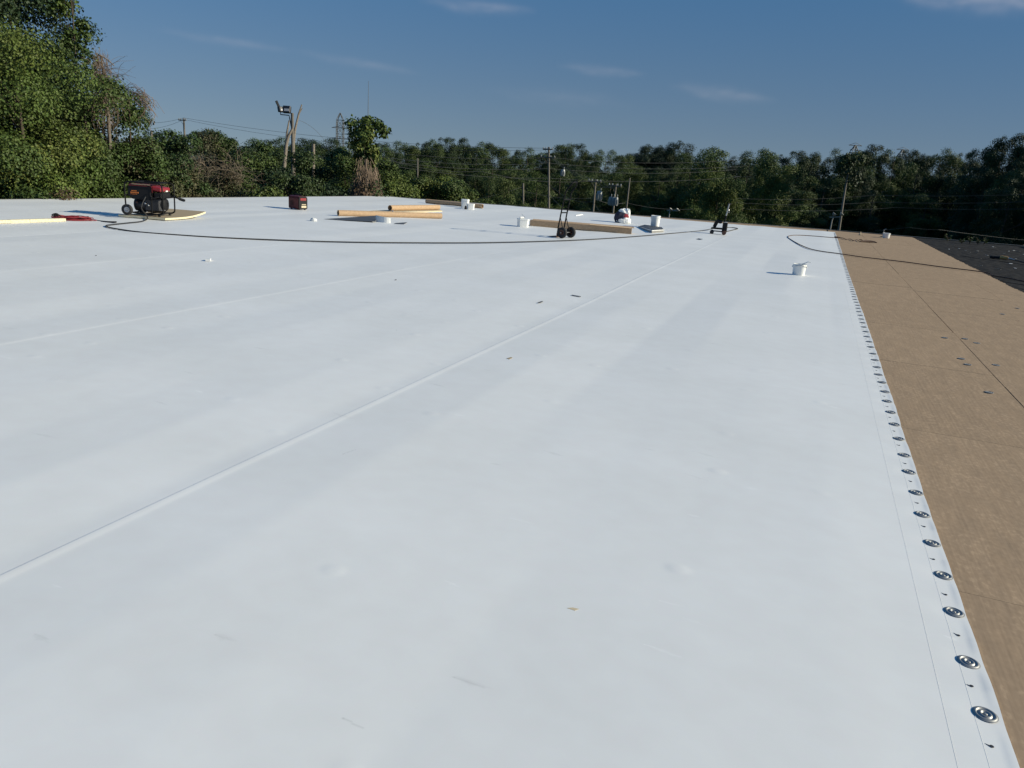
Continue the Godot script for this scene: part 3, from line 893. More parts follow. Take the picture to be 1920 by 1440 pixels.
func build_near_growth() -> void:
	var g := "thicket along the left roof edge"
	var at: Vector3
	# tall trees at far left
	at = foot_of(Vector3(-23.198, 3.742, -15.756))
	tree_thing("thicket_tree", "tall dark green tree cut off by the upper left corner", g, at, 2.5, 13.6, Vector2(1.9, 1.9), 0, 70, 240, 0.17, DEEP, 0.9, 1001, 0.2)
	at = foot_of(Vector3(-26.040, 4.165, -18.701))
	tree_thing("thicket_tree", "tall dark leafy tree rising behind the yellow green one at upper left", g, at, 3.0, 12.3, Vector2(1.2, 1.2), 0, 80, 210, 0.17, DEEP + GREEN, 0.75, 1002, 0.2)
	at = foot_of(Vector3(-23.721, 4.249, -19.058))
	tree_thing("poplar_sapling", "slender young tree with airy leaf tufts against the sky at upper left", g, at, 5.8, 12.4, Vector2(0.55, 0.55), 0, 52, 34, 0.24, GREEN, 0.32, 1003, 0.06)
	at = foot_of(Vector3(-23.575, 3.160, -18.218))
	tree_thing("thicket_tree", "dense green tree below the slender sapling at left", g, at, 2.0, 9.6, Vector2(1.0, 1.0), 0, 84, 150, 0.16, GREEN + DEEP, 0.62, 1013, 0.14)
	at = foot_of(Vector3(-20.490, 2.250, -14.435))
	tree_thing("willow_tree", "yellow green drooping tree at the left border of the picture", g, at, 1.5, 8.7, Vector2(1.35, 1.35), 0, 92, 200, 0.14, LIME, 0.62, 1004, 0.14, 0.5)
	at = foot_of(Vector3(-20.228, 1.479, -14.965))
	tree_thing("willow_tree", "yellow green drooping bush in front of the dark trees at left", g, at, 0.8, 6.9, Vector2(1.0, 1.0), 0, 66, 190, 0.14, LIME, 0.55, 1005, 0.1, 0.5)
	at = foot_of(Vector3(-21.195, 1.546, -16.845))
	tree_thing("vine_tree", "vine covered green tree in the middle of the left thicket", g, at, 1.5, 8.1, Vector2(1.1, 1.1), 0, 80, 150, 0.16, GREEN, 0.58, 1006, 0.12)
	at = foot_of(Vector3(-22.454, 1.633, -19.288))
	tree_thing("vine_tree", "broad olive vine covered mound under the dead brown spire", g, at, 1.5, 7.55, Vector2(1.5, 1.5), 3, 80, 170, 0.16, OLIVE + GREEN, 0.55, 1007, 0.14)
	at = foot_of(Vector3(-22.945, 1.144, -20.621))
	tree_thing("vine_tree", "green vine covered mound at the right end of the left thicket", g, at, 1.0, 6.6, Vector2(0.95, 0.95), 3, 60, 170, 0.16, OLIVE + GREEN, 0.52, 1008, 0.1)
	at = foot_of(Vector3(-20.259, 0.518, -16.885))
	tree_thing("bush", "light green leafy bush just left of the large generator", g, at, 1.0, 5.4, Vector2(1.15, 1.15), 3, 48, 170, 0.16, LIME + GREEN, 0.48, 1009, 0.06, 0.0, "bush")
	at = foot_of(Vector3(-19.705, 0.378, -15.046))
	tree_thing("bush", "mid green bush low on the roof edge behind the red cord", g, at, 1.0, 4.9, Vector2(1.1, 1.1), 3, 48, 170, 0.15, GREEN + LIME, 0.48, 1010, 0.06, 0.0, "bush")
	at = foot_of(Vector3(-19.237, 0.522, -13.375))
	tree_thing("bush", "dark green bush low at the left border behind the foam strip", g, at, 1.0, 5.0, Vector2(1.1, 1.1), 3, 48, 170, 0.15, GREEN, 0.48, 1014, 0.06, 0.0, "bush")
	at = foot_of(Vector3(-18.506, 0.152, -14.098))
	tree_thing("bush", "reddish brown withered bush low behind the red cord coil", g, at, 2.0, 4.75, Vector2(0.6, 0.6), 3, 50, 80, 0.13, BROWN, 0.4, 1011, 0.04, 0.0, "bush")
	at = foot_of(Vector3(-20.838, 0.261, -18.924))
	tree_thing("bush", "dark green bush directly behind the large generator", g, at, 1.0, 5.3, Vector2(1.15, 1.15), 3, 48, 170, 0.16, GREEN, 0.48, 1012, 0.06, 0.0, "bush")
	at = foot_of(Vector3(-23.519, 0.410, -22.961))
	tree_thing("bush", "green shrub between the large generator and the brown brush", g, at, 1.0, 6.2, Vector2(1.3, 1.3), 3, 48, 170, 0.18, GREEN + OLIVE, 0.48, 1015, 0.06, 0.0, "bush")
	# dead vine spire and arching dead vine on top of the thicket
	var r := RandomNumberGenerator.new()
	r.seed = 60
	var top := Vector3(-21.074, 4.056, -17.893)
	var o := thing("dead_snag", "grey brown dead spire draped with dry vines above the left thicket", "dead tree", foot_of(top), 0.0, g)
	var b := MB.new()
	var hh := top.y - o.position.y
	var back := Vector3(-0.77, 0, -0.64)
	b.tube([back * 1.1 + Vector3(0.1, hh - 3.2, 0), back * 0.3 + Vector3(0.12, hh - 1.4, 0), Vector3(0.0, hh, 0)], [0.06, 0.05, 0.03], 6)
	b.tube([Vector3(0.0, hh - 0.02, 0), Vector3(0.16, hh - 0.12, -0.1), Vector3(0.3, hh - 0.28, -0.2)], [0.022, 0.02, 0.015], 5)
	b.tube([back * 2.6, back * 2.1 + Vector3(0, hh * 0.4, 0), back * 1.1 + Vector3(0.1, hh - 3.2, 0)], [0.1, 0.08, 0.06], 6)
	part(o, "trunk", b, M.bare_wood)
	b = MB.new()
	vines(b, r, Vector3(0, hh - 0.05, 0), 0.2, 0.36, 2.2, 80, 0.0045)
	sprays(b, r, Vector3(0.05, hh - 0.5, 0), 0.9, 40, 0.006, Color(0.2, 0.15, 0.12))
	part(o, "dead_vines", b, M.twigs).set_meta("kind", "stuff")
	top = Vector3(-21.052, 3.361, -18.801)
	o = thing("dead_vine", "arching brown dead vine drooping off the right of the left thicket", "dead vine", foot_of(top), 0.0, g)
	hh = top.y - o.position.y
	var rx := Vector3(0.9, 0, -0.38)
	b = MB.new()
	for k in 26:
		var pts := []
		var s := Vector3(r.randfn() * 0.15, r.randfn() * 0.1 - 0.1, r.randfn() * 0.15)
		for j in 7:
			var t := j / 6.0
			pts.append(Vector3(0, hh - 0.5, 0) + s + rx * (t * 0.95 - 0.25) + Vector3(0, 0.45 * sin(PI * minf(t * 0.9, 1.0)) - 0.25 * t * t + r.randfn() * 0.04, r.randfn() * 0.05))
		b.col = Color(0.2, 0.14, 0.11) * r.randf_range(0.7, 1.3)
		b.tube(pts, 0.007, 3, false)
	vines(b, r, Vector3(0.55, hh - 0.35, -0.25), 0.15, 0.2, 1.0, 8, 0.006)
	b.tube([back * 2.8, back * 2.4 + Vector3(0, hh * 0.5, 0.05), back * 0.9 + Vector3(0, hh - 1.4, 0), Vector3(0, hh - 0.4, 0)], [0.04, 0.03, 0.025, 0.015], 5)
	part(o, "stems", b, M.twigs)
	# brown brush
	at = foot_of(Vector3(-23.651, 0.442, -25.150))
	o = tree_thing("bush", "brown twiggy half dead brush mound behind the white roof edge", g, at, 1.2, 6.35, Vector2(1.55, 1.4), 3, 90, 90, 0.14, BROWN + OLIVE, 0.55, 1020, 0.06, 0.0, "bush")
	b = MB.new()
	for k in 26: sprays(b, r, Vector3(r.randf_range(-1.2, 1.2), r.randf_range(3.6, 5.6), r.randf_range(-1.0, 1.0)), 1.2, 12, 0.007, Color(0.24, 0.19, 0.14))
	part(o, "dead_twigs", b, M.twigs).set_meta("kind", "stuff")
	# hedge of vines in the middle
	var hg := "vine hedge behind the far left roof edge"
	for q in [[Vector3(-23.728, 0.756, -27.448), 1.5, GREEN, "dark green vine hedge just right of the brown brush"], [Vector3(-34.235, 1.730, -38.219), 2.6, DEEP, "taller dark tree behind the brown brush"], [Vector3(-38.588, 1.884, -41.059), 2.4, GREEN, "feathery green tree left of the light pole"], [Vector3(-34.677, 2.252, -40.441), 2.2, GREEN, "feathery green tree just left of the dead forked trunk"], [Vector3(-23.337, 0.958, -28.775), 1.5, DEEP, "dark vine mound at the foot of the light pole"], [Vector3(-22.989, 1.116, -30.072), 1.4, DEEP, "dark vine mound right of the light pole"], [Vector3(-22.591, 1.334, -31.407), 1.4, GREEN, "vine mound under the cut pale stump"], [Vector3(-21.013, 1.314, -30.890), 1.1, GREEN, "green vine mound left of the dead vine curtain"], [Vector3(-20.883, 0.378, -25.075), 1.2, GREEN, "low leafy bush behind the small red generator"], [Vector3(-20.410, 0.361, -26.366), 1.1, DEEP, "low dark bush behind the small red generator, right side"], [Vector3(-20.148, 0.504, -27.626), 1.2, DEEP, "dark bush low between the red generator and the vine curtain"],
			[Vector3(-20.061, 1.151, -33.434), 1.3, GREEN, "green shrub right of the dead vine curtain"], [Vector3(-20.211, 1.362, -35.672), 1.4, LIME, "sunlit leafy shrub behind the far corner of the roof"], [Vector3(-19.123, 1.171, -36.029), 1.3, LIME, "sunlit shrub behind the dark cardboard tube"], [Vector3(-18.576, 0.791, -37.236), 1.2, LIME, "yellow green shrub behind the stacked white tubs"], [Vector3(-17.635, 0.358, -37.462), 0.9, LIME, "lowest yellow green shrub where the far hedge ends"], [Vector3(-19.522, 0.481, -32.318), 1.0, LIME, "low bright bush at the far roof corner"]]:
		at = foot_of(q[0])
		var h1: float = q[0].y - at.y
		tree_thing("hedge_bush", q[3], hg, at, h1 * 0.1, h1 * 1.03, Vector2(q[1], q[1]), 3 if q[1] < 2.0 else 0, int(30 + 16 * q[1]), 150, 0.19 if q[1] < 2.0 else 0.22, q[2], 0.55, 1100 + int(h1 * 100.0), 0.07, 0.0, "bush")
	# large leaved tree and its curtain of dead vines
	var bt: Vector3 = Vector3(-20.565, 3.360, -31.696)
	at = foot_of(bt)
	var bh := bt.y - at.y
	o = tree_thing("large_leaved_tree", "upright tree with large pale leaves rising above a curtain of dead vines", hg, at, bh - 2.25, bh - 0.15, Vector2(0.5, 0.5), 0, 30, 26, 0.33, LIME + GREEN, 0.36, 1040, 0.12)
	r.seed = 66
	at = foot_of(Vector3(-19.159, 1.526, -29.659))
	bh = Vector3(-19.508, 3.268, -30.066).y - at.y
	o = thing("vine_curtain", "brown curtain of dead hanging vines below the large leaved tree", "dead vine", at, 0.0, hg)
	b = MB.new()
	for k in 7:
		vines(b, r, Vector3(r.randf_range(-0.7, 0.7), bh - r.randf_range(1.6, 2.9), r.randf_range(-0.5, 0.5)), 0.4, 0.8, 3.2, 42, 0.011)
	b.tube([Vector3.ZERO, Vector3(0, bh * 0.5, 0), Vector3(0, bh - 1.7, 0)], [0.10, 0.08, 0.05], 6)
	part(o, "stems", b, M.twigs)
	b = MB.new()
	crown(b, r, Vector3(0.2, 0, 0), 1.0, bh - 1.7, Vector2(1.25, 1.0), 1, 60, 70, 0.11, BROWN + OLIVE + GREEN, 0.42)
	part(o, "dry_leaves", b, M.leaves).set_meta("kind", "stuff")

# ------------------------------------------------------------------ poles, towers, wires
func bar_between(b: MB, p: Vector3, q: Vector3, r: float, sides := 5) -> void:
	b.tube([p, q], r, sides)

func pole(called: String, label: String, top: Vector3, low: Vector3, r: float, arms: Array) -> Node3D:
	# low is a second point on the axis, so that a leaning pole leans
	var foot := gy(top.x, top.z)
	var axis := (low - top) / (low.y - top.y)
	var base := top + axis * (foot - top.y)
	var o := thing(called, label, "utility pole", base, 0.0, "utility poles")
	var b := MB.new()
	var up := top - base
	b.tube([up * -0.02, up * 0.5, up], [r * 1.0, r * 0.88, r * 0.7], 9)
	part(o, "pole", b, M.pole_wood)
	for a in arms:
		var c: Vector3 = up - axis * a[0]
		var d := Vector3(cos(a[2]), 0, sin(a[2]))
		var w := MB.new()
		var B := Basis(d, Vector3.UP, d.cross(Vector3.UP))
		w.box(Transform3D(B, c + B.z * (r + 0.05)), Vector3(a[1], 0.13, 0.10), 0.01)
		w.tube([c + d * a[1] * 0.3 + B.z * (r + 0.05), c - Vector3(0, 0.7, 0)], 0.02, 4)
		w.tube([c - d * a[1] * 0.3 + B.z * (r + 0.05), c - Vector3(0, 0.7, 0)], 0.02, 4)
		part(o, "crossarm", w, M.pole_wood)
		for s in [-0.46, -0.2, 0.2, 0.46]:
			var i := MB.new()
			i.lathe([Vector2(0.03, 0), Vector2(0.075, 0.03), Vector2(0.05, 0.08), Vector2(0.075, 0.11), Vector2(0.04, 0.17), Vector2(0.0, 0.19)], Transform3D(Basis(), c + B.z * (r + 0.05) + d * a[1] * s + Vector3(0, 0.065, 0)), 8)
			part(o, "insulator", i, M.transformer)
	return o

func can(o: Node3D, at: Vector3, r: float, h: float) -> void:
	var b := MB.new()
	b.lathe([Vector2(0.0, 0.0), Vector2(r * 0.9, 0.0), Vector2(r, 0.04), Vector2(r, h * 0.9), Vector2(r * 0.85, h), Vector2(0, h * 1.02)], Transform3D(Basis(), at), 14)
	for k in 8:
		var a := TAU * k / 8.0
		b.box(Transform3D(Basis(Vector3.UP, -a), at + Vector3(cos(a) * (r + 0.03), h * 0.45, sin(a) * (r + 0.03))), Vector3(0.08, h * 0.6, 0.02), 0.004)
	b.lathe([Vector2(0.03, 0), Vector2(0.05, 0.08), Vector2(0.03, 0.16), Vector2(0.05, 0.22), Vector2(0, 0.3)], Transform3D(Basis(), at + Vector3(r * 0.4, h, 0)), 8)
	part(o, "transformer", b, M.transformer)

func wire(label: String, pts: Array, sag: float, r: float, group := "power lines") -> void:
	var b := MB.new()
	var o := thing("power_line", label, "power line", pts[0], 0.0, group)
	var all := []
	for i in pts.size() - 1:
		var p: Vector3 = pts[i]
		var q: Vector3 = pts[i + 1]
		for k in 14:
			var t := k / 14.0
			all.append(p.lerp(q, t) - Vector3(0, sag * 4.0 * t * (1.0 - t), 0) - pts[0])
	all.append(pts[-1] - pts[0])
	b.tube(all, r * 0.72, 4)
	part(o, "cable", b, M.wire)

func lattice_tower(label: String, top: Vector3, w: float, h_vis: float, arm: Array) -> void:
	var base := Vector3(top.x, gy(top.x, top.z), top.z)
	var o := thing("lattice_tower", label, "pylon", base, 0.4, "lattice towers on the skyline")
	var H := top.y - base.y
	var b := MB.new()
	var r := w * 0.05
	var steps := int(H / (w * 0.95))
	var half := func(y: float) -> float:
		if y > H - w * 1.1: return w * 0.5 * maxf(0.12, (H - y) / (w * 1.1))
		return w * 0.5 * (1.0 + 0.7 * maxf(0.0, (H * 0.55 - y) / H))
	for s in steps:
		var y0 := H * s / steps
		var y1 := H * (s + 1) / steps
		var a: float = half.call(y0)
		var d: float = half.call(y1)
		for k in 4:
			var c0 := Vector3([-1, 1, 1, -1][k], 0, [-1, -1, 1, 1][k])
			var c1 := Vector3([1, 1, -1, -1][k], 0, [-1, 1, 1, -1][k])
			bar_between(b, c0 * a + Vector3(0, y0, 0), c0 * d + Vector3(0, y1, 0), r, 4)
			bar_between(b, c0 * a + Vector3(0, y0, 0), c1 * d + Vector3(0, y1, 0), r * 0.6, 3)
			bar_between(b, c1 * a + Vector3(0, y0, 0), c0 * d + Vector3(0, y1, 0), r * 0.6, 3)
			bar_between(b, c0 * d + Vector3(0, y1, 0), c1 * d + Vector3(0, y1, 0), r * 0.6, 3)
	part(o, "frame", b, M.lattice)
	for q in arm:
		var c := MB.new()
		var y: float = H - q[0]
		bar_between(c, Vector3(-q[1], y, 0), Vector3(q[1], y, 0), r * 0.9, 4)
		bar_between(c, Vector3(-q[1], y, 0), Vector3(0, y + w * 0.35, 0), r * 0.6, 3)
		bar_between(c, Vector3(q[1], y, 0), Vector3(0, y + w * 0.35, 0), r * 0.6, 3)
		part(o, "crossarm", c, M.lattice)

func build_lines() -> void:
	var o: Node3D
	pole("utility_pole", "pale utility pole with crossarm on the skyline right of the left thicket", Vector3(-81.435, 5.089, -81.387), Vector3(-80.665, 1.643, -80.613), 0.17, [[0.25, 1.7, 0.2]])
	pole("utility_pole", "short pole stub at the right end of the left thicket", Vector3(-59.628, 2.660, -55.539), Vector3(-59.378, 1.502, -55.276), 0.16, [])
	o = pole("utility_pole", "tallest utility pole with two crossarms left of the hand truck handle", Vector3(-29.844, 4.325, -84.186), Vector3(-28.674, -2.377, -82.555), 0.16, [[0.25, 1.35, 0.25], [1.15, 2.2, 0.35]])
	can(o, o.get_child(0).mesh.get_aabb().end * Vector3(0, 1, 0) + Vector3(0.5, -3.1, 0.2), 0.22, 0.7)
	o = pole("utility_pole", "utility pole with round grey transformer behind the hand truck", Vector3(-22.802, 1.144, -80.322), Vector3(-22.470, -2.307, -79.378), 0.13, [[0.2, 1.7, 0.35]])
	var h: float = o.get_child(0).mesh.get_aabb().end.y
	can(o, Vector3(0.36, h - 2.05, 0.2), 0.27, 0.95)
	o = pole("utility_pole", "utility pole with crossarm and square meter box beside the refuse bundle", Vector3(-19.652, 0.839, -76.974), Vector3(-19.442, -2.128, -76.133), 0.13, [[0.15, 1.5, 0.3]])
	h = o.get_child(0).mesh.get_aabb().end.y
	for k in 3: can(o, Vector3(-0.32 + 0.3 * k, h - 2.0, 0.25), 0.17, 0.8)
	pole("utility_pole", "plain slanting pole just right of the meter box pole", Vector3(-20.385, 1.568, -85.838), Vector3(-20.148, -2.064, -84.802), 0.11, [])
	pole("utility_pole", "short plain pole left of the tallest utility pole", Vector3(-29.994, 0.207, -77.277), Vector3(-29.549, -2.338, -76.657), 0.14, [])
	pole("utility_pole", "small far pole above the far hedge", Vector3(-43.580, 2.035, -78.214), Vector3(-43.344, 0.683, -77.885), 0.12, [])
	# light pole and the dead trunks beside it
	var top := Vector3(-35.348, 4.298, -45.279)
	var base := foot_of(top)
	o = thing("light_pole", "wooden light pole with two floodlights on a bracket", "light pole", base)
	h = top.y - base.y
	var b := MB.new()
	b.tube([Vector3(0, -0.3, 0), Vector3(0, h * 0.5, 0), Vector3(0, h, 0)], [0.13, 0.12, 0.10], 9)
	part(o, "pole", b, M.pole_wood)
	b = MB.new()
	var rt := Vector3(0.86, 0.05, -0.5)
	b.tube([Vector3(0, h - 0.9, 0) - rt * 0.08, Vector3(0, h - 0.35, 0) - rt * 0.18, Vector3(0, h - 0.16, 0) - rt * 0.22, Vector3(0, h - 0.12, 0) - rt * 0.8, Vector3(0, h + 0.2, 0) - rt * 0.82], 0.035, 6)
	part(o, "bracket", b, M.black_paint)
	for q in [[-0.36, 0.42, 0.55, -0.25], [-0.78, 0.30, 0.42, 0.9]]:
		b = MB.new()
		var xf := Transform3D(Basis.from_euler(Vector3(-0.25, 0.52 + q[3], 0.0)), Vector3(0, h + 0.22, 0) + rt * q[0])
		b.box(xf, Vector3(q[2], q[1] + 0.06, 0.24), 0.03)
		var lamp := part(o, "floodlight", b, M.dark_steel)
		b = MB.new()
		b.box(xf * T(0.02, -0.06, 0.125), Vector3(q[2] * 0.62, q[1] * 0.4, 0.012), 0.004)
		part(lamp, "lens", b, M.glass_lens)
	b = MB.new()
	b.box(TR(0, 0, 0, 0, 0.9, 0.45).translated(Vector3(0, h + 0.55, 0) - rt * 0.98), Vector3(0.16, 0.5, 0.12), 0.02)
	part(o, "floodlight", b, M.dark_steel)
	top = Vector3(-34.162, 3.830, -43.358)
	base = foot_of(top)
	o = thing("dead_tree", "pale forked dead trunk standing left of the light pole", "dead tree", base)
	b = MB.new()
	var P := [Vector3(-33.843, 0.070, -42.313), Vector3(-33.925, 1.115, -42.607), Vector3(-34.006, 2.160, -42.900), Vector3(-33.957, 2.655, -43.072), Vector3(-33.786, 3.228, -43.315)]
	var pts := [Vector3.ZERO]
	for p in P: pts.append(p - base)
	b.tube(pts, [0.17, 0.14, 0.13, 0.12, 0.09, 0.07], 8)
	b.tube([Vector3(-34.006, 2.160, -42.900) - base, Vector3(-34.093, 2.855, -43.082) - base, Vector3(-34.104, 3.695, -43.338) - base], [0.10, 0.075, 0.04], 7)
	part(o, "trunk", b, M.bare_wood)
	top = Vector3(-36.164, 5.050, -47.429)
	base = foot_of(Vector3(-36.062, 1.122, -46.249))
	o = thing("dead_tree", "slanting bare dead limb rising right of the light pole", "dead tree", base)
	b = MB.new()
	pts = [Vector3.ZERO]
	for p in [Vector3(-36.258, 2.242, -46.522), Vector3(-36.319, 3.221, -46.802), Vector3(-36.263, 4.361, -47.178), Vector3(-36.164, 5.050, -47.429)]: pts.append(p - base)
	b.tube(pts, [0.14, 0.11, 0.09, 0.07, 0.04], 7)
	b.tube([Vector3(-36.240, 4.438, -47.211) - base, Vector3(-36.082, 4.791, -47.380) - base], [0.06, 0.02], 5)
	part(o, "trunk", b, M.bare_wood)
	top = Vector3(-29.735, 2.231, -40.098)
	base = foot_of(top)
	o = thing("cut_trunk", "pale sawn off tree trunk standing right of the light pole", "dead tree", base)
	b = MB.new()
	b.tube([Vector3(0, -0.2, 0), Vector3(-0.03, (top.y - base.y) * 0.6, 0), top - base], [0.14, 0.115, 0.105], 9)
	part(o, "trunk", b, M.bare_wood)
	# bare leaning trunk in front of the wood at right
	base = foot_of(Vector3(2.849, -3.587, -106.516))
	o = thing("bare_trunk_tree", "leaning tree with long bare pale trunk in the wood at right", "tree", base)
	b = MB.new()
	pts = [Vector3.ZERO]
	for p in [Vector3(2.925, -2.908, -106.755), Vector3(2.846, -0.223, -107.558), Vector3(2.790, 2.329, -108.328), Vector3(2.797, 4.146, -108.895), Vector3(2.892, 5.835, -109.455)]: pts.append(p - base)
	b.tube(pts, [0.20, 0.165, 0.145, 0.13, 0.11, 0.06], 8)
	part(o, "trunk", b, M.pole_wood)
	b = MB.new()
	var r := RandomNumberGenerator.new()
	r.seed = 15
	crown(b, r, Vector3(pts[5].x, 0, pts[5].z), pts[4].y - 0.8, pts[5].y + 0.3, Vector2(1.7, 1.7), 0, 30, 60, 0.27, DEEP, 0.7)
	part(o, "crown", b, M.leaves).set_meta("kind", "stuff")
	# lattice towers and mast
	lattice_tower("lattice transmission tower left of the large leaved tree", Vector3(-161.128, 16.354, -232.740), 2.3, 0, [[5.0, 3.0], [8.6, 3.0]])
	lattice_tower("lattice transmission tower half hidden behind the large leaved tree", Vector3(-171.758, 14.747, -256.042), 2.2, 0, [[4.6, 3.0], [8.2, 3.0]])
	for q in [[1604, 272, "wide topped pylon just above the wood, left of the two at right"], [1693, 280, "wide topped pylon just above the wood, right of the two at right"]]:
		var tp: Vector3 = Vector3(10.585, 22.732, -378.523) if q[0] == 1604 else Vector3(32.349, 23.650, -409.441)
		lattice_tower(q[2], tp, 3.2, 0, [[0.2, 3.0], [2.2, 2.0]])
	top = Vector3(-141.986, 25.820, -220.710)
	o = thing("radio_mast", "thin tall radio mast rising behind the large leaved tree", "mast", foot_of(top))
	b = MB.new()
	b.tube([Vector3.ZERO, Vector3(0, (top.y - o.position.y) * 0.75, 0), top - o.position], [0.14, 0.10, 0.05], 5)
	part(o, "mast", b, M.lattice)
	# wires
	wire("upper power line from the skyline pole to the tallest pole", [Vector3(-95.732, 5.079, -81.483), Vector3(-81.447, 5.158, -81.404), Vector3(-29.823, 4.208, -84.157)], 0.9, 0.024)
	wire("lower power line from the skyline pole to the tallest pole", [Vector3(-95.631, 4.498, -81.341), Vector3(-81.411, 4.950, -81.353), Vector3(-29.566, 4.049, -84.206)], 1.3, 0.022)
	wire("service wire dropping from the slanting dead limb to the trees right of it", [Vector3(-36.148, 3.916, -47.083), Vector3(-36.414, 2.401, -50.971)], -0.3, 0.016)
	var k := 0
	for q in [[Vector3(-46.742, 2.583, -73.829), Vector3(-29.649, 3.208, -83.914), Vector3(-10.488, 4.655, -99.505)], [Vector3(-46.039, 1.965, -71.677), Vector3(-29.536, 2.562, -83.757), Vector3(-9.138, 4.048, -99.834)], [Vector3(-44.302, 1.617, -70.004), Vector3(-29.433, 1.974, -83.613), Vector3(-10.288, 3.509, -99.226)], [Vector3(-44.775, 1.308, -69.727), Vector3(-29.249, 0.915, -83.356), Vector3(-9.530, 2.729, -99.274)], [Vector3(-41.060, 1.792, -66.841), Vector3(-32.813, 1.174, -72.037), Vector3(-22.782, 1.033, -80.295)]]:
		wire("long sagging power line crossing before the far wood, %s from the top" % ["first", "second", "third", "fourth", "fifth"][k], q, 0.5, 0.02)
		k += 1
	k = 0
	for q in [[Vector3(-29.566, 3.393, -84.003), Vector3(-23.389, 1.100, -80.083), Vector3(-20.251, 0.740, -76.713)], [Vector3(-29.443, 3.343, -84.035), Vector3(-22.802, 1.144, -80.322), Vector3(-19.643, 0.786, -76.961)], [Vector3(-29.262, 3.297, -84.090), Vector3(-22.205, 1.133, -80.547), Vector3(-19.177, 0.768, -77.133)]]:
		wire("wire from the tallest pole down to the transformer pole, %s of three" % ["left", "middle", "right"][k], q, 0.5, 0.02)
		k += 1
	wire("pale thick cable sagging from the tallest pole behind the hand truck", [Vector3(-28.884, -0.844, -82.950), Vector3(-22.547, -1.864, -79.486)], 1.1, 0.026)
	wire("low cable from the transformer pole down towards the roof edge", [Vector3(-29.079, 0.273, -83.222), Vector3(-22.619, -1.141, -79.683), Vector3(-19.684, -1.960, -77.208)], 0.7, 0.02)
	wire("guy wire from the short plain pole down to the left", [Vector3(-29.936, -0.125, -77.196), Vector3(-33.196, -1.588, -73.263), Vector3(-34.299, -2.081, -70.458)], 0.1, 0.018)
	wire("low horizontal wire behind the far roof edge", [Vector3(-29.858, -0.567, -77.088), Vector3(-22.677, -0.809, -79.763), Vector3(-20.311, -1.134, -85.028), Vector3(-13.440, -1.366, -89.818)], 0.3, 0.018)
	k = 0
	for q in [[Vector3(-9.478, 0.106, -96.251), Vector3(6.205, 1.663, -104.970), Vector3(28.564, 3.859, -105.296)], [Vector3(-9.182, -0.348, -93.994), Vector3(6.212, 0.852, -102.491), Vector3(28.023, 3.011, -102.596)], [Vector3(-7.701, -0.931, -92.150), Vector3(8.529, 0.437, -101.020), Vector3(27.475, 2.201, -99.905)]]:
		wire("thin power line across the dark wood at right, %s of three" % ["highest", "middle", "lowest"][k], q, 0.3, 0.016)
		k += 1
	k = 0
	for q in [[Vector3(-18.976, 4.559, -149.738), Vector3(-14.306, 4.912, -151.637)], [Vector3(-18.917, 4.220, -149.656), Vector3(-14.247, 4.574, -151.554)], [Vector3(-18.239, 3.045, -149.551), Vector3(-14.035, 3.363, -151.260)]]:
		wire("short stretch of power line seen in the gap of the wood, %s of three" % ["highest", "middle", "lowest"][k], [q[0] - (q[1] - q[0]), q[0], q[1], q[1] + (q[1] - q[0])], 0.0, 0.03)
		k += 1
	wire("cable running low along the far roof edge over the black sheet", [Vector3(2.663, 0.000, -39.892), Vector3(3.840, 0.000, -37.720) + Vector3(0, 0.35, 0), Vector3(5.134, 0.000, -37.889) + Vector3(0, 0.35, 0), Vector3(11.676, -0.244, -50.730)], 0.03, 0.006, "")

# ------------------------------------------------------------------ things on the roof
func cable(called: String, label: String, pts: Array, r: float, m: Material, steps := 8) -> Node3D:
	var o := thing(called, label, "cable", Vector3(pts[0].x, 0, pts[0].z))
	var b := MB.new()
	var q := []
	for p in pts: q.append(p - o.position)
	b.tube(smooth(q, steps), r, 7)
	part(o, "cord", b, m)
	return o

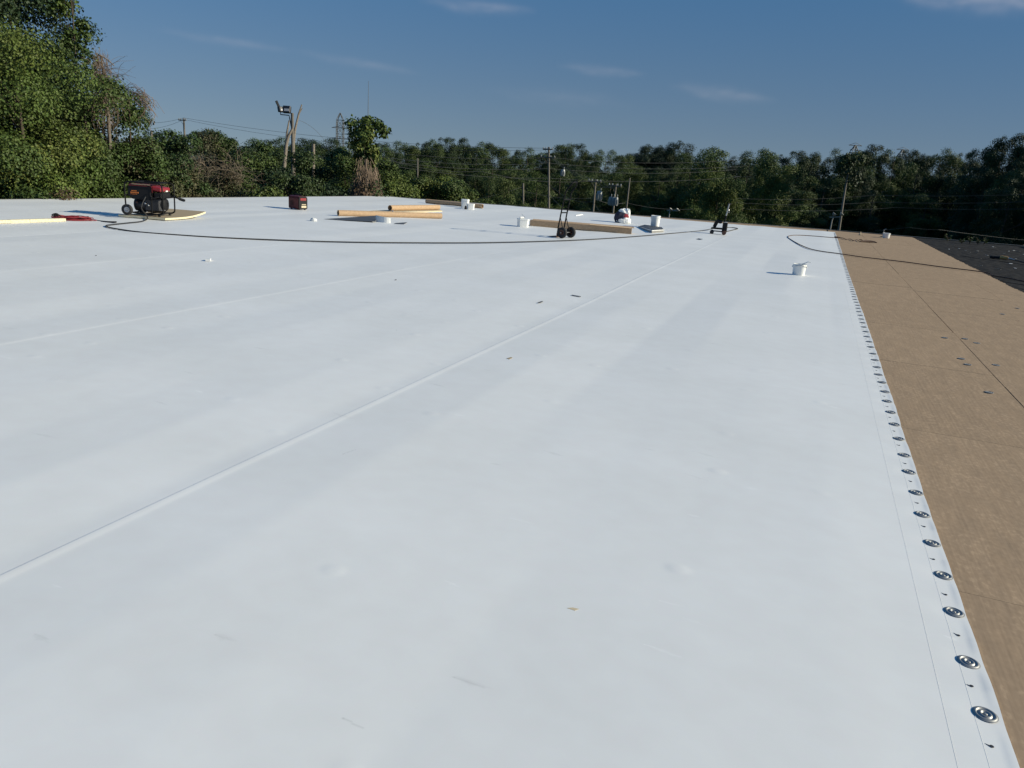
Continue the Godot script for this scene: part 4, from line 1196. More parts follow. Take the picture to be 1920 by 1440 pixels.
func big_generator(pos: Vector3, yaw: float) -> void:
	var o := thing("portable_generator", "large black and red open frame generator with wheels on the tan board", "generator", pos, yaw)
	var L := 0.80
	var W := 0.56
	var H := 0.70
	var b := MB.new()
	var x0 := -L / 2
	var x1 := L / 2
	for s in [-1.0, 1.0]:
		var z: float = s * W / 2
		b.tube(smooth([Vector3(x0, 0.12, z), Vector3(x0, 0.60, z), Vector3(x0 + 0.03, 0.675, z), Vector3(x0 + 0.10, H, z), Vector3(0.0, H, z), Vector3(x1 - 0.10, H, z), Vector3(x1 - 0.025, 0.67, z), Vector3(x1, 0.6, z), Vector3(x1, 0.14, z), Vector3(x1 - 0.03, 0.075, z), Vector3(x1 - 0.1, 0.05, z), Vector3(0, 0.05, z), Vector3(x0 + 0.05, 0.07, z), Vector3(x0, 0.12, z)], 5), 0.016, 8)
		b.tube([Vector3(x0 + 0.56, 0.05, z), Vector3(x0 + 0.56, 0.44, z)], 0.014, 6)
	for q in [Vector2(x0, 0.42), Vector2(x1, 0.40), Vector2(x0 + 0.15, H), Vector2(x1 - 0.15, H), Vector2(x0 + 0.1, 0.055), Vector2(x1 - 0.12, 0.055), Vector2(0.05, 0.055)]:
		b.tube([Vector3(q.x, q.y, -W / 2), Vector3(q.x, q.y, W / 2)], 0.014, 7)
	part(o, "frame", b, M.black_paint)
	# tank with long black side shroud and maroon shoulder
	b = MB.new()
	b.prism(PackedVector2Array([Vector2(x0 + 0.05, 0.44), Vector2(x0 + 0.07, 0.39), Vector2(x0 + 0.14, 0.345), Vector2(0.14, 0.335), Vector2(0.15, 0.37), Vector2(0.15, 0.62), Vector2(x0 + 0.07, 0.62), Vector2(x0 + 0.05, 0.6)]), T(), 0.20, 0.25)
	part(o, "side_shroud", b, M.black_plastic)
	b = MB.new()
	b.prism(PackedVector2Array([Vector2(-0.24, 0.5), Vector2(0.245, 0.5), Vector2(0.245, 0.60), Vector2(0.19, 0.655), Vector2(-0.19, 0.665), Vector2(-0.24, 0.61)]), Transform3D(Basis(Vector3.UP, PI / 2), Vector3.ZERO), x0 + 0.06, 0.16)
	var tank := part(o, "fuel_tank", b, M.maroon)
	b = MB.new()
	b.lathe([Vector2(0.045, 0), Vector2(0.045, 0.025), Vector2(0.03, 0.032), Vector2(0, 0.032)], T(-0.15, 0.66, 0), 14)
	part(tank, "fuel_cap", b, M.black_plastic)
	b = MB.new()
	b.box(TR(-0.08, 0.648, 0.213, 0.9), Vector3(0.40, 0.035, 0.004), 0.001)
	part(tank, "tan_stripe", b, M.cream_label)
	b = MB.new()
	for q in [[0.0, 0.05, 0.018], [0.055, 0.07, 0.018]]: b.box(T(x0 + 0.15 + q[0], 0.515, 0.2525), Vector3(q[1], q[2], 0.003), 0.001)
	for k in 7: b.box(TR(x0 + 0.115 + k * 0.026, 0.478, 0.2525, 0, 0, 0), Vector3(0.019, 0.030 - 0.004 * (k % 2), 0.003), 0.001)
	for k in 4: b.box(T(x0 + 0.12 + k * 0.036, 0.445, 0.2525), Vector3(0.03, 0.010, 0.003), 0.001)
	part(o, "orange_lettering", b, M.orange)
	# engine, recoil cover, muffler, alternator
	b = MB.new()
	b.box(T(0.12, 0.24, 0.0), Vector3(0.36, 0.32, 0.36), 0.04)
	b.box(TR(0.05, 0.38, -0.06, 0.3), Vector3(0.22, 0.16, 0.2), 0.03)
	part(o, "engine", b, M.dark_steel)
	b = MB.new()
	b.lathe([Vector2(0.14, 0), Vector2(0.14, 0.04), Vector2(0.125, 0.06), Vector2(0.05, 0.07), Vector2(0.045, 0.055), Vector2(0, 0.055)], Transform3D(Basis(Vector3(0, 0, 1), -PI / 2), Vector3(0.30, 0.25, 0.02)), 22)
	part(o, "recoil_cover", b, M.black_plastic)
	b = MB.new()
	b.lathe([Vector2(0.0, 0), Vector2(0.13, 0.0), Vector2(0.14, 0.02), Vector2(0.14, 0.24), Vector2(0.1, 0.26), Vector2(0, 0.26)], Transform3D(Basis(Vector3(0, 0, 1), PI / 2), Vector3(-0.06, 0.22, 0.0)), 20)
	part(o, "alternator", b, M.dark_steel)
	for q in [[-0.2, 0.27, 0.2, 0.05], [-0.02, 0.26, 0.2, 0.035], [0.05, 0.23, 0.205, 0.03]]:
		b = MB.new()
		b.box(TR(q[0], q[1], q[2], 0, 0, 0.3), Vector3(q[3], 0.045, 0.02), 0.006)
		part(o, "bracket", b, M.steel if q[0] > -0.1 else M.rust)
	b = MB.new()
	b.box(T(0.33, 0.135, 0.09), Vector3(0.06, 0.02, 0.22), 0.006)
	part(o, "oil_guard", b, M.steel)
	# red end panel above the engine and the controls below it
	b = MB.new()
	b.box(TR(0.25, 0.575, 0.0, 0, 0, -0.12), Vector3(0.20, 0.09, 0.44), 0.02)
	var red := part(o, "end_panel", b, M.red_paint)
	b = MB.new()
	b.box(TR(0.355, 0.535, -0.04, 0, 0, -0.12), Vector3(0.004, 0.028, 0.10), 0.001)
	part(red, "white_label", b, M.white_paper)
	b = MB.new()
	b.box(T(0.27, 0.44, 0.0), Vector3(0.16, 0.11, 0.44), 0.012)
	part(o, "control_panel", b, M.black_plastic)
	# wheels on the left end, feet on the right
	for s in [-1.0, 1.0]:
		var xf := Transform3D(Basis(Vector3(1, 0, 0), PI / 2 * s), Vector3(x0 + 0.05, 0.115, s * (W / 2 + 0.02)))
		b = MB.new()
		b.lathe([Vector2(0.065, 0.0), Vector2(0.10, -0.005), Vector2(0.114, 0.012), Vector2(0.115, 0.035), Vector2(0.114, 0.058), Vector2(0.10, 0.072), Vector2(0.065, 0.068), Vector2(0.065, 0.0)], xf, 22)
		var wh := part(o, "wheel", b, M.rubber)
		b = MB.new()
		b.lathe([Vector2(0.066, 0.01), Vector2(0.066, 0.055), Vector2(0.055, 0.062), Vector2(0.025, 0.05), Vector2(0.02, 0.075), Vector2(0, 0.075)], xf, 18)
		part(wh, "rim", b, M.steel)
		b = MB.new()
		b.box(T(x1 - 0.1, 0.02, s * W * 0.45), Vector3(0.05, 0.045, 0.05), 0.01)
		part(o, "foot", b, M.rubber)
	# lift handle pointing out to the right
	b = MB.new()
	b.tube([Vector3(x1, 0.43, -0.12), Vector3(x1 + 0.2, 0.385, -0.12)], 0.015, 8)
	var hd := part(o, "handle", b, M.black_paint)
	b = MB.new()
	b.tube([Vector3(x1 + 0.16, 0.393, -0.12), Vector3(x1 + 0.19, 0.385, -0.12), Vector3(x1 + 0.29, 0.36, -0.12), Vector3(x1 + 0.31, 0.355, -0.12)], [0.018, 0.032, 0.032, 0.018], 9)
	part(hd, "grip", b, M.rubber)
	# lead hanging at the control panel
	b = MB.new()
	b.tube(smooth([Vector3(0.13, 0.50, 0.26), Vector3(0.16, 0.42, 0.31), Vector3(0.24, 0.39, 0.32), Vector3(0.33, 0.43, 0.26), Vector3(0.36, 0.46, 0.1)], 6), 0.011, 6)
	part(o, "lead", b, M.black_plastic)

func small_generator(pos: Vector3, yaw: float) -> void:
	var o := thing("inverter_generator", "small red suitcase generator standing alone on the white membrane", "generator", pos, yaw)
	var out := PackedVector2Array([Vector2(-0.135, 0.03), Vector2(0.135, 0.03), Vector2(0.15, 0.06), Vector2(0.15, 0.33), Vector2(0.125, 0.385), Vector2(0.08, 0.40), Vector2(-0.08, 0.40), Vector2(-0.125, 0.385), Vector2(-0.15, 0.33), Vector2(-0.15, 0.06)])
	var b := MB.new()
	b.prism(out, T(), -0.25, 0.22)
	part(o, "housing", b, M.maroon)
	var inner := PackedVector2Array()
	for p in out: inner.append(Vector2(p.x * 0.97, (p.y - 0.21) * 0.97 + 0.21))
	b = MB.new()
	b.prism(inner, T(), 0.221, 0.25)
	var fp := part(o, "end_panel", b, M.black_plastic)
	b = MB.new()
	b.box(T(0.0, 0.31, 0.252), Vector3(0.20, 0.075, 0.012), 0.004)
	part(fp, "red_badge", b, M.red_paint)
	b = MB.new()
	b.box(T(0.02, 0.10, 0.252), Vector3(0.17, 0.06, 0.008), 0.002)
	b.box(T(0.02, 0.165, 0.252), Vector3(0.15, 0.02, 0.008), 0.002)
	part(fp, "white_label", b, M.cream_label)
	b = MB.new()
	b.tube(smooth([Vector3(0, 0.39, -0.18), Vector3(0, 0.425, -0.14), Vector3(0, 0.43, 0.0), Vector3(0, 0.425, 0.12), Vector3(0, 0.39, 0.17)], 5), 0.018, 8)
	part(o, "handle", b, M.black_plastic)
	b = MB.new()
	for k in 5: b.box(T(-0.152, 0.14 + k * 0.028, -0.08), Vector3(0.006, 0.012, 0.16), 0.002)
	part(o, "vent", b, M.black_plastic)
	for s in [Vector2(-0.1, -0.18), Vector2(0.1, -0.18), Vector2(-0.1, 0.18), Vector2(0.1, 0.18)]:
		b = MB.new()
		b.box(T(s.x, 0.016, s.y), Vector3(0.05, 0.032, 0.05), 0.008)
		part(o, "foot", b, M.rubber)

func hollow_tube(label: String, a: Vector3, d: Vector3, r: float, group := "cardboard core tubes", lift := 0.0) -> void:
	var o := thing("cardboard_tube", label, "tube", Vector3(a.x, a.y, a.z), 0.0, group)
	var b := MB.new()
	var dir := d - a
	var up := dir.normalized()
	var side := up.cross(Vector3.UP).normalized()
	var xf := Transform3D(Basis(side, up, side.cross(up)), Vector3(0, r, 0))
	var l := dir.length()
	b.lathe([Vector2(r * 0.86, 0), Vector2(r, 0), Vector2(r, l * 0.33), Vector2(r * 0.995, l * 0.66), Vector2(r, l), Vector2(r * 0.86, l), Vector2(r * 0.86, 0)], xf, 26)
	part(o, "tube", b, M.cardboard)

func hand_truck(pos: Vector3, yaw: float) -> void:
	var o := thing("hand_truck", "black upright hand truck with two rubber wheels on the membrane", "hand truck", pos, yaw)
	var b := MB.new()
	for s in [-1.0, 1.0]:
		b.tube(smooth([Vector3(s * 0.15, 0.02, -0.05), Vector3(s * 0.15, 0.3, -0.03), Vector3(s * 0.15, 0.95, 0.06), Vector3(s * 0.15, 1.15, 0.10), Vector3(s * 0.145, 1.27, 0.19), Vector3(s * 0.11, 1.36, 0.24), Vector3(s * 0.05, 1.385, 0.26), Vector3(0, 1.385, 0.26)], 5), 0.018, 8)
	part(o, "frame", b, M.black_paint)
	b = MB.new()
	for q in [[0.22, -0.035], [0.62, 0.01], [0.95, 0.06]]:
		b = MB.new()
		b.tube([Vector3(-0.15, q[0], q[1]), Vector3(0.15, q[0], q[1])], 0.016, 7)
		part(o, "crossbar", b, M.black_paint)
	for s in [-0.15, 0.15]:
		b = MB.new()
		b.tube([Vector3(s, 0.5, 0.0), Vector3(s, 0.14, 0.13)], 0.012, 6)
		part(o, "brace", b, M.black_paint)
	b = MB.new()
	b.box(T(0, 0.006, -0.17), Vector3(0.36, 0.008, 0.24), 0.002)
	b.box(T(0, 0.06, -0.052), Vector3(0.36, 0.11, 0.008), 0.002)
	part(o, "toe_plate", b, M.rust)
	b = MB.new()
	b.tube([Vector3(-0.29, 0.135, 0.13), Vector3(0.29, 0.135, 0.13)], 0.012, 7)
	part(o, "axle", b, M.steel)
	for s in [-1.0, 1.0]:
		var xf := Transform3D(Basis(Vector3(0, 0, 1), PI / 2 * s), Vector3(-s * 0.18, 0.135, 0.13))
		b = MB.new()
		b.lathe([Vector2(0.07, 0.01), Vector2(0.115, 0.0), Vector2(0.133, 0.018), Vector2(0.136, 0.042), Vector2(0.133, 0.066), Vector2(0.115, 0.084), Vector2(0.07, 0.074), Vector2(0.07, 0.01)], xf, 24)
		for k in 24:
			var a := TAU * k / 24.0
			b.box(xf * Transform3D(Basis(Vector3.UP, a), Vector3(cos(a) * 0.134, 0.042, -sin(a) * 0.134)), Vector3(0.008, 0.05, 0.014), 0.002)
		var w := part(o, "wheel", b, M.rubber)
		b = MB.new()
		b.lathe([Vector2(0.071, 0.015), Vector2(0.071, 0.07), Vector2(0.05, 0.06), Vector2(0.025, 0.055), Vector2(0.022, 0.085), Vector2(0, 0.085)], xf, 18)
		part(w, "rim", b, M.rust)

func bucket(called: String, label: String, pos: Vector3, r: float, h: float, lid: bool) -> Node3D:
	var o := thing(called, label, "bucket", pos, 0.0, "white plastic buckets")
	var b := MB.new()
	var k := r * 0.88
	if lid:
		b.lathe([Vector2(0, 0), Vector2(k, 0), Vector2(k + 0.004, 0.01), Vector2(r * 0.97, h * 0.78), Vector2(r * 1.03, h * 0.785), Vector2(r * 1.03, h * 0.82), Vector2(r * 0.98, h * 0.825), Vector2(r, h * 0.93)], T(), 32)
	else:
		b.lathe([Vector2(0, 0), Vector2(k, 0), Vector2(k + 0.003, 0.008), Vector2(r * 0.97, h * 0.82), Vector2(r * 1.03, h * 0.825), Vector2(r * 1.03, h * 0.86), Vector2(r * 0.99, h * 0.865), Vector2(r, h), Vector2(r * 0.95, h), Vector2(k * 0.95, 0.006), Vector2(0, 0.006)], T(), 32)
	part(o, "body", b, M.white_plastic)
	if lid:
		b = MB.new()
		b.lathe([Vector2(r * 1.01, h * 0.92), Vector2(r * 1.06, h * 0.925), Vector2(r * 1.06, h * 0.99), Vector2(r * 1.0, h), Vector2(r * 0.94, h * 0.99), Vector2(r * 0.93, h * 0.965), Vector2(0, h * 0.965)], T(), 32)
		part(o, "lid", b, M.white_plastic)
	for s in [-1.0, 1.0]:
		b = MB.new()
		b.lathe([Vector2(0.018, 0), Vector2(0.018, 0.012), Vector2(0.008, 0.016), Vector2(0, 0.016)], Transform3D(Basis(Vector3(0, 0, 1), -PI / 2 * s), Vector3(s * r, h * 0.75, 0)), 10)
		part(o, "handle_ear", b, M.white_plastic)
	return o

func square_tub(label: String, pos: Vector3, yaw: float, w: float, h: float) -> Node3D:
	var o := thing("square_tub", label, "tub", pos, yaw, "square white plastic tubs")
	var b := MB.new()
	var lo := w * 0.46
	var hi := w * 0.5
	var ring := func(s: float, y: float) -> Array:
		var a := []
		for k in 16:
			var t := TAU * (k + 0.5) / 16.0
			var d := Vector2(cos(t), -sin(t))
			var q := pow(pow(absf(d.x), 6.0) + pow(absf(d.y), 6.0), 1.0 / 6.0)
			a.append(Vector3(d.x / q * s, y, d.y / q * s))
		return a
	var rs := [ring.call(lo, 0.0), ring.call(hi * 0.99, h * 0.86), ring.call(hi * 1.04, h * 0.865), ring.call(hi * 1.04, h)]
	for j in 3:
		for k in 16: b.quad(rs[j][k], rs[j][(k + 1) % 16], rs[j + 1][(k + 1) % 16], rs[j + 1][k])
	for k in range(1, 15): b.face(rs[0][0], rs[0][k + 1], rs[0][k])
	part(o, "body", b, M.white_plastic)
	b = MB.new()
	var top = ring.call(hi * 1.05, h * 1.001)
	var t2 = ring.call(hi * 1.03, h * 1.05)
	for k in 16: b.quad(top[k], top[(k + 1) % 16], t2[(k + 1) % 16], t2[k])
	for k in range(1, 15):
		b.face(t2[0], t2[k], t2[k + 1])
		b.face(top[0], top[k + 1], top[k])
	part(o, "lid", b, M.white_plastic)
	return o

func lump(b: MB, c: Vector3, s: Vector3, sd: int, rough: float, segs := 22) -> void:
	var f := FastNoiseLite.new()
	f.seed = sd
	f.frequency = 0.9
	f.fractal_octaves = 3
	f.noise_type = FastNoiseLite.TYPE_CELLULAR
	f.cellular_return_type = FastNoiseLite.RETURN_DISTANCE
	var g := []
	for j in segs / 2 + 1:
		var row := []
		for i in segs:
			var th := PI * j / (segs / 2)
			var ph := TAU * i / segs
			var d := Vector3(sin(th) * cos(ph), cos(th), sin(th) * sin(ph))
			var k := 1.0 + rough * f.get_noise_3dv(d * 1.6)
			var p := c + d * s * k
			p.y = maxf(p.y, 0.003)
			row.append(p)
		g.append(row)
	for j in segs / 2:
		for i in segs:
			var a: Vector3 = g[j][i]
			var d: Vector3 = g[j][(i + 1) % segs]
			var e: Vector3 = g[j + 1][(i + 1) % segs]
			var h: Vector3 = g[j + 1][i]
			if j > 0: b.face(a, d, e)
			if j < segs / 2 - 1: b.face(a, e, h)

func welder(pos: Vector3, yaw: float) -> void:
	var o := thing("robot_welder", "black robotic seam welder with tall silver guide pole near the far edge", "welder", pos, yaw)
	var b := MB.new()
	b.box(T(-0.05, 0.19, 0.0), Vector3(0.42, 0.05, 0.22), 0.012)
	b.box(T(-0.05, 0.10, 0.10), Vector3(0.36, 0.025, 0.02), 0.006)
	b.box(T(-0.05, 0.10, -0.10), Vector3(0.36, 0.025, 0.02), 0.006)
	part(o, "chassis", b, M.black_paint)
	b = MB.new()
	b.box(T(0.17, 0.235, 0.0), Vector3(0.16, 0.33, 0.20), 0.02)
	part(o, "motor_housing", b, M.black_plastic)
	b = MB.new()
	b.box(T(0.17, 0.403, 0.0), Vector3(0.13, 0.012, 0.15), 0.004)
	part(o, "white_cap", b, M.white_plastic)
	for q in [[-0.22, 0.11], [-0.22, -0.11]]:
		b = MB.new()
		b.lathe([Vector2(0.0, -0.025), Vector2(0.06, -0.025), Vector2(0.065, -0.02), Vector2(0.065, 0.02), Vector2(0.06, 0.025), Vector2(0.0, 0.025)], Transform3D(Basis(Vector3(1, 0, 0), PI / 2), Vector3(q[0], 0.065, q[1])), 18)
		part(o, "wheel", b, M.rubber)
	b = MB.new()
	b.lathe([Vector2(0.0, -0.07), Vector2(0.065, -0.07), Vector2(0.07, -0.06), Vector2(0.07, 0.06), Vector2(0.065, 0.07), Vector2(0.0, 0.07)], Transform3D(Basis(Vector3(1, 0, 0), PI / 2), Vector3(0.17, 0.07, 0.06)), 20)
	part(o, "drive_roller", b, M.rust)
	b = MB.new()
	b.tube([Vector3(-0.17, 0.22, 0.0), Vector3(-0.13, 0.34, 0.0), Vector3(-0.08, 0.45, 0.0)], [0.055, 0.065, 0.05], 10)
	b.tube([Vector3(-0.10, 0.42, 0.0), Vector3(0.02, 0.40, 0.0), Vector3(0.06, 0.39, 0.0)], [0.05, 0.055, 0.03], 10)
	part(o, "hot_air_blower", b, M.black_plastic)
	b = MB.new()
	b.tube([Vector3(0.13, 0.36, 0.0), Vector3(0.16, 0.62, 0.0)], 0.026, 8)
	part(o, "pole_sleeve", b, M.black_paint)
	b = MB.new()
	b.tube([Vector3(0.155, 0.58, 0.0), Vector3(0.205, 1.0, 0.0)], 0.021, 8)
	var p := part(o, "guide_pole", b, M.steel)
	b = MB.new()
	b.box(TR(0.21, 0.80, 0.01, 0, 0, 0.5), Vector3(0.05, 0.035, 0.04), 0.008)
	b.box(TR(0.235, 0.74, 0.01, 0, 0, -0.5), Vector3(0.02, 0.06, 0.02), 0.006)
	part(p, "clamp", b, M.steel)
	b = MB.new()
	b.tube([Vector3(0.165, 1.0, 0.02), Vector3(0.245, 1.0, -0.02)], 0.018, 7)
	part(p, "handle", b, M.black_plastic)

func flat_scrap(called: String, label: String, category: String, pts: Array, m: Material, thick := 0.004, group := "") -> Node3D:
	var c := Vector3.ZERO
	for p in pts: c += p / pts.size()
	var o := thing(called, label, category, Vector3(c.x, 0, c.z), 0.0, group)
	var b := MB.new()
	var q := []
	for p in pts: q.append(p - o.position)
	var up := Vector3(0, thick, 0)
	for k in range(1, q.size() - 1):
		b.face(q[0] + up, q[k] + up, q[k + 1] + up)
		b.face(q[0], q[k + 1], q[k])
	for k in q.size(): b.quad(q[k], q[(k + 1) % q.size()], q[(k + 1) % q.size()] + up, q[k] + up)
	part(o, "sheet", b, m)
	return o

func build_things() -> void:
	var b: MB
	var o: Node3D
	var r := RandomNumberGenerator.new()
	r.seed = 300
	# board under the generator, its right end curling up
	var c0 := Vector3(-13.937, 0.000, -11.955)
	var c1 := Vector3(-12.935, 0.000, -12.268)
	var c2 := Vector3(-13.100, 0.000, -13.607)
	var c3 := c0 + (c2 - c1)
	o = thing("insulation_board", "tan foam board with cream edge curling up under the large generator", "board", Vector3(c1.x, 0, c1.z), 0.0, "foam insulation boards")
	var n := 12
	var topf := MB.new()
	var edge := MB.new()
	var bend := func(u: float) -> float: return 0.012 + 0.016 * pow(absf(u - 0.22), 1.4) + 0.085 * pow(maxf(0.0, u - 0.38) / 0.62, 2.2)
	for k in n:
		var u0 := float(k) / n
		var u1 := float(k + 1) / n
		var a0 := c1.lerp(c2, u0) - o.position
		var a1 := c1.lerp(c2, u1) - o.position
		var dd := c0 - c1
		var y0 := Vector3(0, bend.call(u0), 0)
		var y1 := Vector3(0, bend.call(u1), 0)
		var th := Vector3(0, 0.042, 0)
		topf.quad(a0 + y0 + th, a1 + y1 + th, a1 + dd + y1 + th, a0 + dd + y0 + th)
		edge.quad(a0 + y0, a1 + y1, a1 + y1 + th * 0.97, a0 + y0 + th * 0.97)
		edge.quad(a1 + dd + y1, a0 + dd + y0, a0 + dd + y0 + th * 0.97, a1 + dd + y1 + th * 0.97)
		edge.quad(a0 + y0, a0 + dd + y0, a1 + dd + y1, a1 + y1)
		if k == 0: edge.quad(a0 + dd + y0, a0 + y0, a0 + y0 + th * 0.97, a0 + dd + y0 + th * 0.97)
		if k == n - 1: edge.quad(a1 + y1, a1 + dd + y1, a1 + dd + y1 + th * 0.97, a1 + y1 + th * 0.97)
	part(o, "facer", topf, M.foil_facer)
	part(o, "foam_edge", edge, M.foam)
	var gen := Vector3(-13.331, 0.055, -12.274)
	big_generator(Vector3(gen.x - 0.22, 0.058, gen.z - 0.2), 0.38)
	small_generator(Vector3(-14.206, 0.000, -18.414), 1.28)
	# cream foam strip running out of the picture at left, with the red cord on its end
	var s0 := Vector3(-13.543, 0.000, -10.382)
	var s1 := Vector3(-13.622, 0.000, -8.617)
	o = thing("foam_strip", "long cream foam strip lying on the membrane at the left border", "foam strip", Vector3(s0.x, 0, s0.z), 0.0, "foam insulation boards")
	var d := (s1 - s0)
	b = MB.new()
	var db := d.normalized()
	for k in 5:
		var p0 := d * (k / 5.0)
		b.box(Transform3D(Basis(db, Vector3.UP, db.cross(Vector3.UP)), p0 + d * 0.1 + Vector3(0, 0.031 + 0.001 * (k % 2), 0)), Vector3(d.length() / 5.0 + 0.0, 0.055 + 0.003 * (k % 3), 0.10 + 0.004 * (k % 2)), 0.004)
	part(o, "foam", b, M.foam)
	var cc := Vector3(-13.662, -0.000, -10.672)
	o = thing("red_cord_coil", "heap of dark red extension cord on the end of the foam strip", "extension cord", Vector3(cc.x, 0.0, cc.z), 0.0)
	b = MB.new()
	var pts := []
	var right := Vector3(0.64, 0, -0.77)
	var away := Vector3(-0.77, 0, -0.64)
	for k in 150:
		var a := k * 0.52
		var rr := 0.24 + 0.06 * sin(k * 0.37) + r.randf_range(-0.02, 0.02)
		pts.append(right * (cos(a) * rr * 1.15 + 0.05 * sin(k * 0.11)) + away * sin(a) * rr * 0.6 + Vector3(0, 0.012 + 0.075 * (0.5 + 0.5 * sin(k * 0.23)) * r.randf_range(0.5, 1.0), 0))
	b.tube(smooth(pts, 3), 0.0085, 6)
	part(o, "cord", b, M.red_cord)
	b = MB.new()
	b.tube(smooth([right * -0.3 + Vector3(0, 0.05, 0), right * -0.36 + Vector3(0, 0.09, 0), right * -0.28 + Vector3(0, 0.12, 0), right * -0.2 + Vector3(0, 0.06, 0)], 5), 0.012, 6)
	b.box(TR(-0.19, 0.085, 0.22, 0.2, 0.9, 0.2), Vector3(0.09, 0.05, 0.05), 0.012)
	part(o, "plug", b, M.black_plastic)
	cable("thin_cable", "thin dark lead trailing right from the red cord heap", [Vector3(-13.677, 0.000, -10.945) + Vector3(0, 0.03, 0), Vector3(-13.479, 0.000, -11.001) + Vector3(0, 0.008, 0), Vector3(-13.178, 0.000, -11.020) + Vector3(0, 0.008, 0), Vector3(-13.059, 0.000, -11.142) + Vector3(0, 0.008, 0), Vector3(-12.961, -0.000, -10.983) + Vector3(0, 0.008, 0), Vector3(-13.258, 0.000, -10.964) + Vector3(0, 0.008, 0)], 0.009, M.black_plastic)
	var y := Vector3(0, 0.016, 0)
	cable("power_cable", "long black cable sweeping from the large generator across to the welder", [Vector3(-18.592, 0.000, -17.421) * Vector3(0, 0, 0) + Vector3(gen.x + 0.02, 0.47, gen.z + 0.14), Vector3(gen.x + 0.06, 0.25, gen.z + 0.3), Vector3(-13.298, 0.000, -12.140) + y * 3.2, Vector3(-12.921, 0.000, -11.670) + y, Vector3(-12.727, 0.000, -11.130) + y, Vector3(-12.587, 0.000, -10.662) + y, Vector3(-12.438, 0.000, -10.381) + y, Vector3(-12.046, 0.000, -10.197) + y, Vector3(-11.356, 0.000, -10.147) + y, Vector3(-10.695, 0.000, -10.366) + y, Vector3(-9.943, 0.000, -10.748) + y, Vector3(-9.136, 0.000, -11.378) + y, Vector3(-8.289, 0.000, -12.206) + y, Vector3(-7.432, 0.000, -13.388) + y, Vector3(-6.625, 0.000, -14.755) + y, Vector3(-5.893, 0.000, -16.446) + y, Vector3(-5.266, 0.000, -18.263) + y, Vector3(-4.636, 0.000, -20.876) + y, Vector3(-4.095, -0.000, -23.682) + y, Vector3(-3.636, 0.000, -26.168) + y, Vector3(-3.344, 0.000, -27.347) + y * 4], 0.0125, M.rubber)
	cable("power_cable", "short black cable loop right of the robot welder", [Vector3(-3.198, 0.000, -29.588) + y * 3, Vector3(-3.083, 0.000, -30.163) + y, Vector3(-2.899, 0.000, -30.325) + y, Vector3(-2.723, 0.000, -29.963) + y, Vector3(-2.758, 0.000, -28.964) + y, Vector3(-2.823, 0.000, -27.802) + y, Vector3(-2.884, 0.000, -26.724) + y * 2], 0.015, M.rubber)
	cable("extension_lead", "dark lead looping over the white edge and across the brown boards", [Vector3(0.788, -0.000, -29.966) + y, Vector3(0.458, 0.000, -29.764) + y, Vector3(0.001, 0.000, -29.687) + y, Vector3(-0.453, 0.000, -29.397) + y, Vector3(-0.726, 0.000, -28.746) + y, Vector3(-0.808, 0.000, -27.561) + y, Vector3(-0.634, 0.000, -26.050) + y, Vector3(-0.324, 0.000, -24.131) + y, Vector3(-0.006, 0.000, -22.774) + y, Vector3(0.344, 0.000, -22.252) + y, Vector3(0.735, 0.000, -22.069) + y, Vector3(1.326, 0.000, -21.663) + y, Vector3(2.198, 0.000, -21.478) + y, Vector3(2.995, 0.000, -21.041) + y, Vector3(3.918, 0.000, -20.701) + y, Vector3(4.043, 0.000, -20.353) + Vector3(0, -0.012, 0), Vector3(4.296, 0.000, -20.097) + Vector3(0, -0.015, 0), Vector3(4.801, 0.000, -19.116) + Vector3(0, -0.015, 0)], 0.0125, M.brown_cord)
	# plug and tangled cord on the brown boards
	var q0 := Vector3(0.788, -0.000, -29.966)
	o = thing("cord_connector", "dark plug connector lying where white membrane meets brown board", "plug", Vector3(q0.x, 0.004, q0.z), 0.2)
	b = MB.new()
	b.box(T(0, 0.03, 0), Vector3(0.16, 0.055, 0.07), 0.02)
	b.box(T(0.1, 0.026, 0), Vector3(0.07, 0.04, 0.045), 0.012)
	part(o, "plug", b, M.brown_cord)
	cable("tangled_cord", "kinked brown cord from the plug to the brown tool on the boards", [Vector3(0.867, 0.000, -30.282) + y, Vector3(1.011, 0.000, -30.187) + y, Vector3(1.101, 0.000, -29.496) + y, Vector3(1.243, 0.000, -30.078) + y, Vector3(1.333, 0.000, -29.086) + y, Vector3(1.472, 0.000, -29.972) + y, Vector3(1.536, 0.000, -28.958) + y, Vector3(1.765, 0.000, -30.143) + y], 0.011, M.brown_cord, 4)
	q0 = Vector3(1.771, 0.000, -29.196)
	o = thing("brown_tool", "small dark brown hand tool with cord on the brown boards", "tool", Vector3(q0.x, -0.008, q0.z), 0.5)
	b = MB.new()
	b.tube([Vector3(-0.26, 0.03, 0.05), Vector3(-0.1, 0.035, 0.02), Vector3(0.12, 0.04, 0.0), Vector3(0.3, 0.035, 0.03)], [0.02, 0.035, 0.04, 0.022], 8)
	part(o, "body", b, M.brown_cord)
	b = MB.new()
	b.tube([Vector3(-0.12, 0.03, 0.0), Vector3(-0.2, 0.08, -0.04), Vector3(-0.28, 0.07, -0.03)], 0.016, 6)
	b.tube([Vector3(0.22, 0.03, 0.02), Vector3(0.3, 0.02, 0.14)], 0.018, 6)
	part(o, "handle", b, M.brown_cord)
	# core tubes
	hollow_tube("tan cardboard core tube lying in front, longest of the pair", Vector3(-12.314, 0.000, -17.709), Vector3(-10.514, 0.000, -20.439), 0.082)
	hollow_tube("tan cardboard core tube lying behind, resting on pale boards", Vector3(-12.597, 0.000, -20.925) + Vector3(0, 0.05, 0), Vector3(-12.266, 0.000, -23.617) + Vector3(0, 0.05, 0), 0.085)
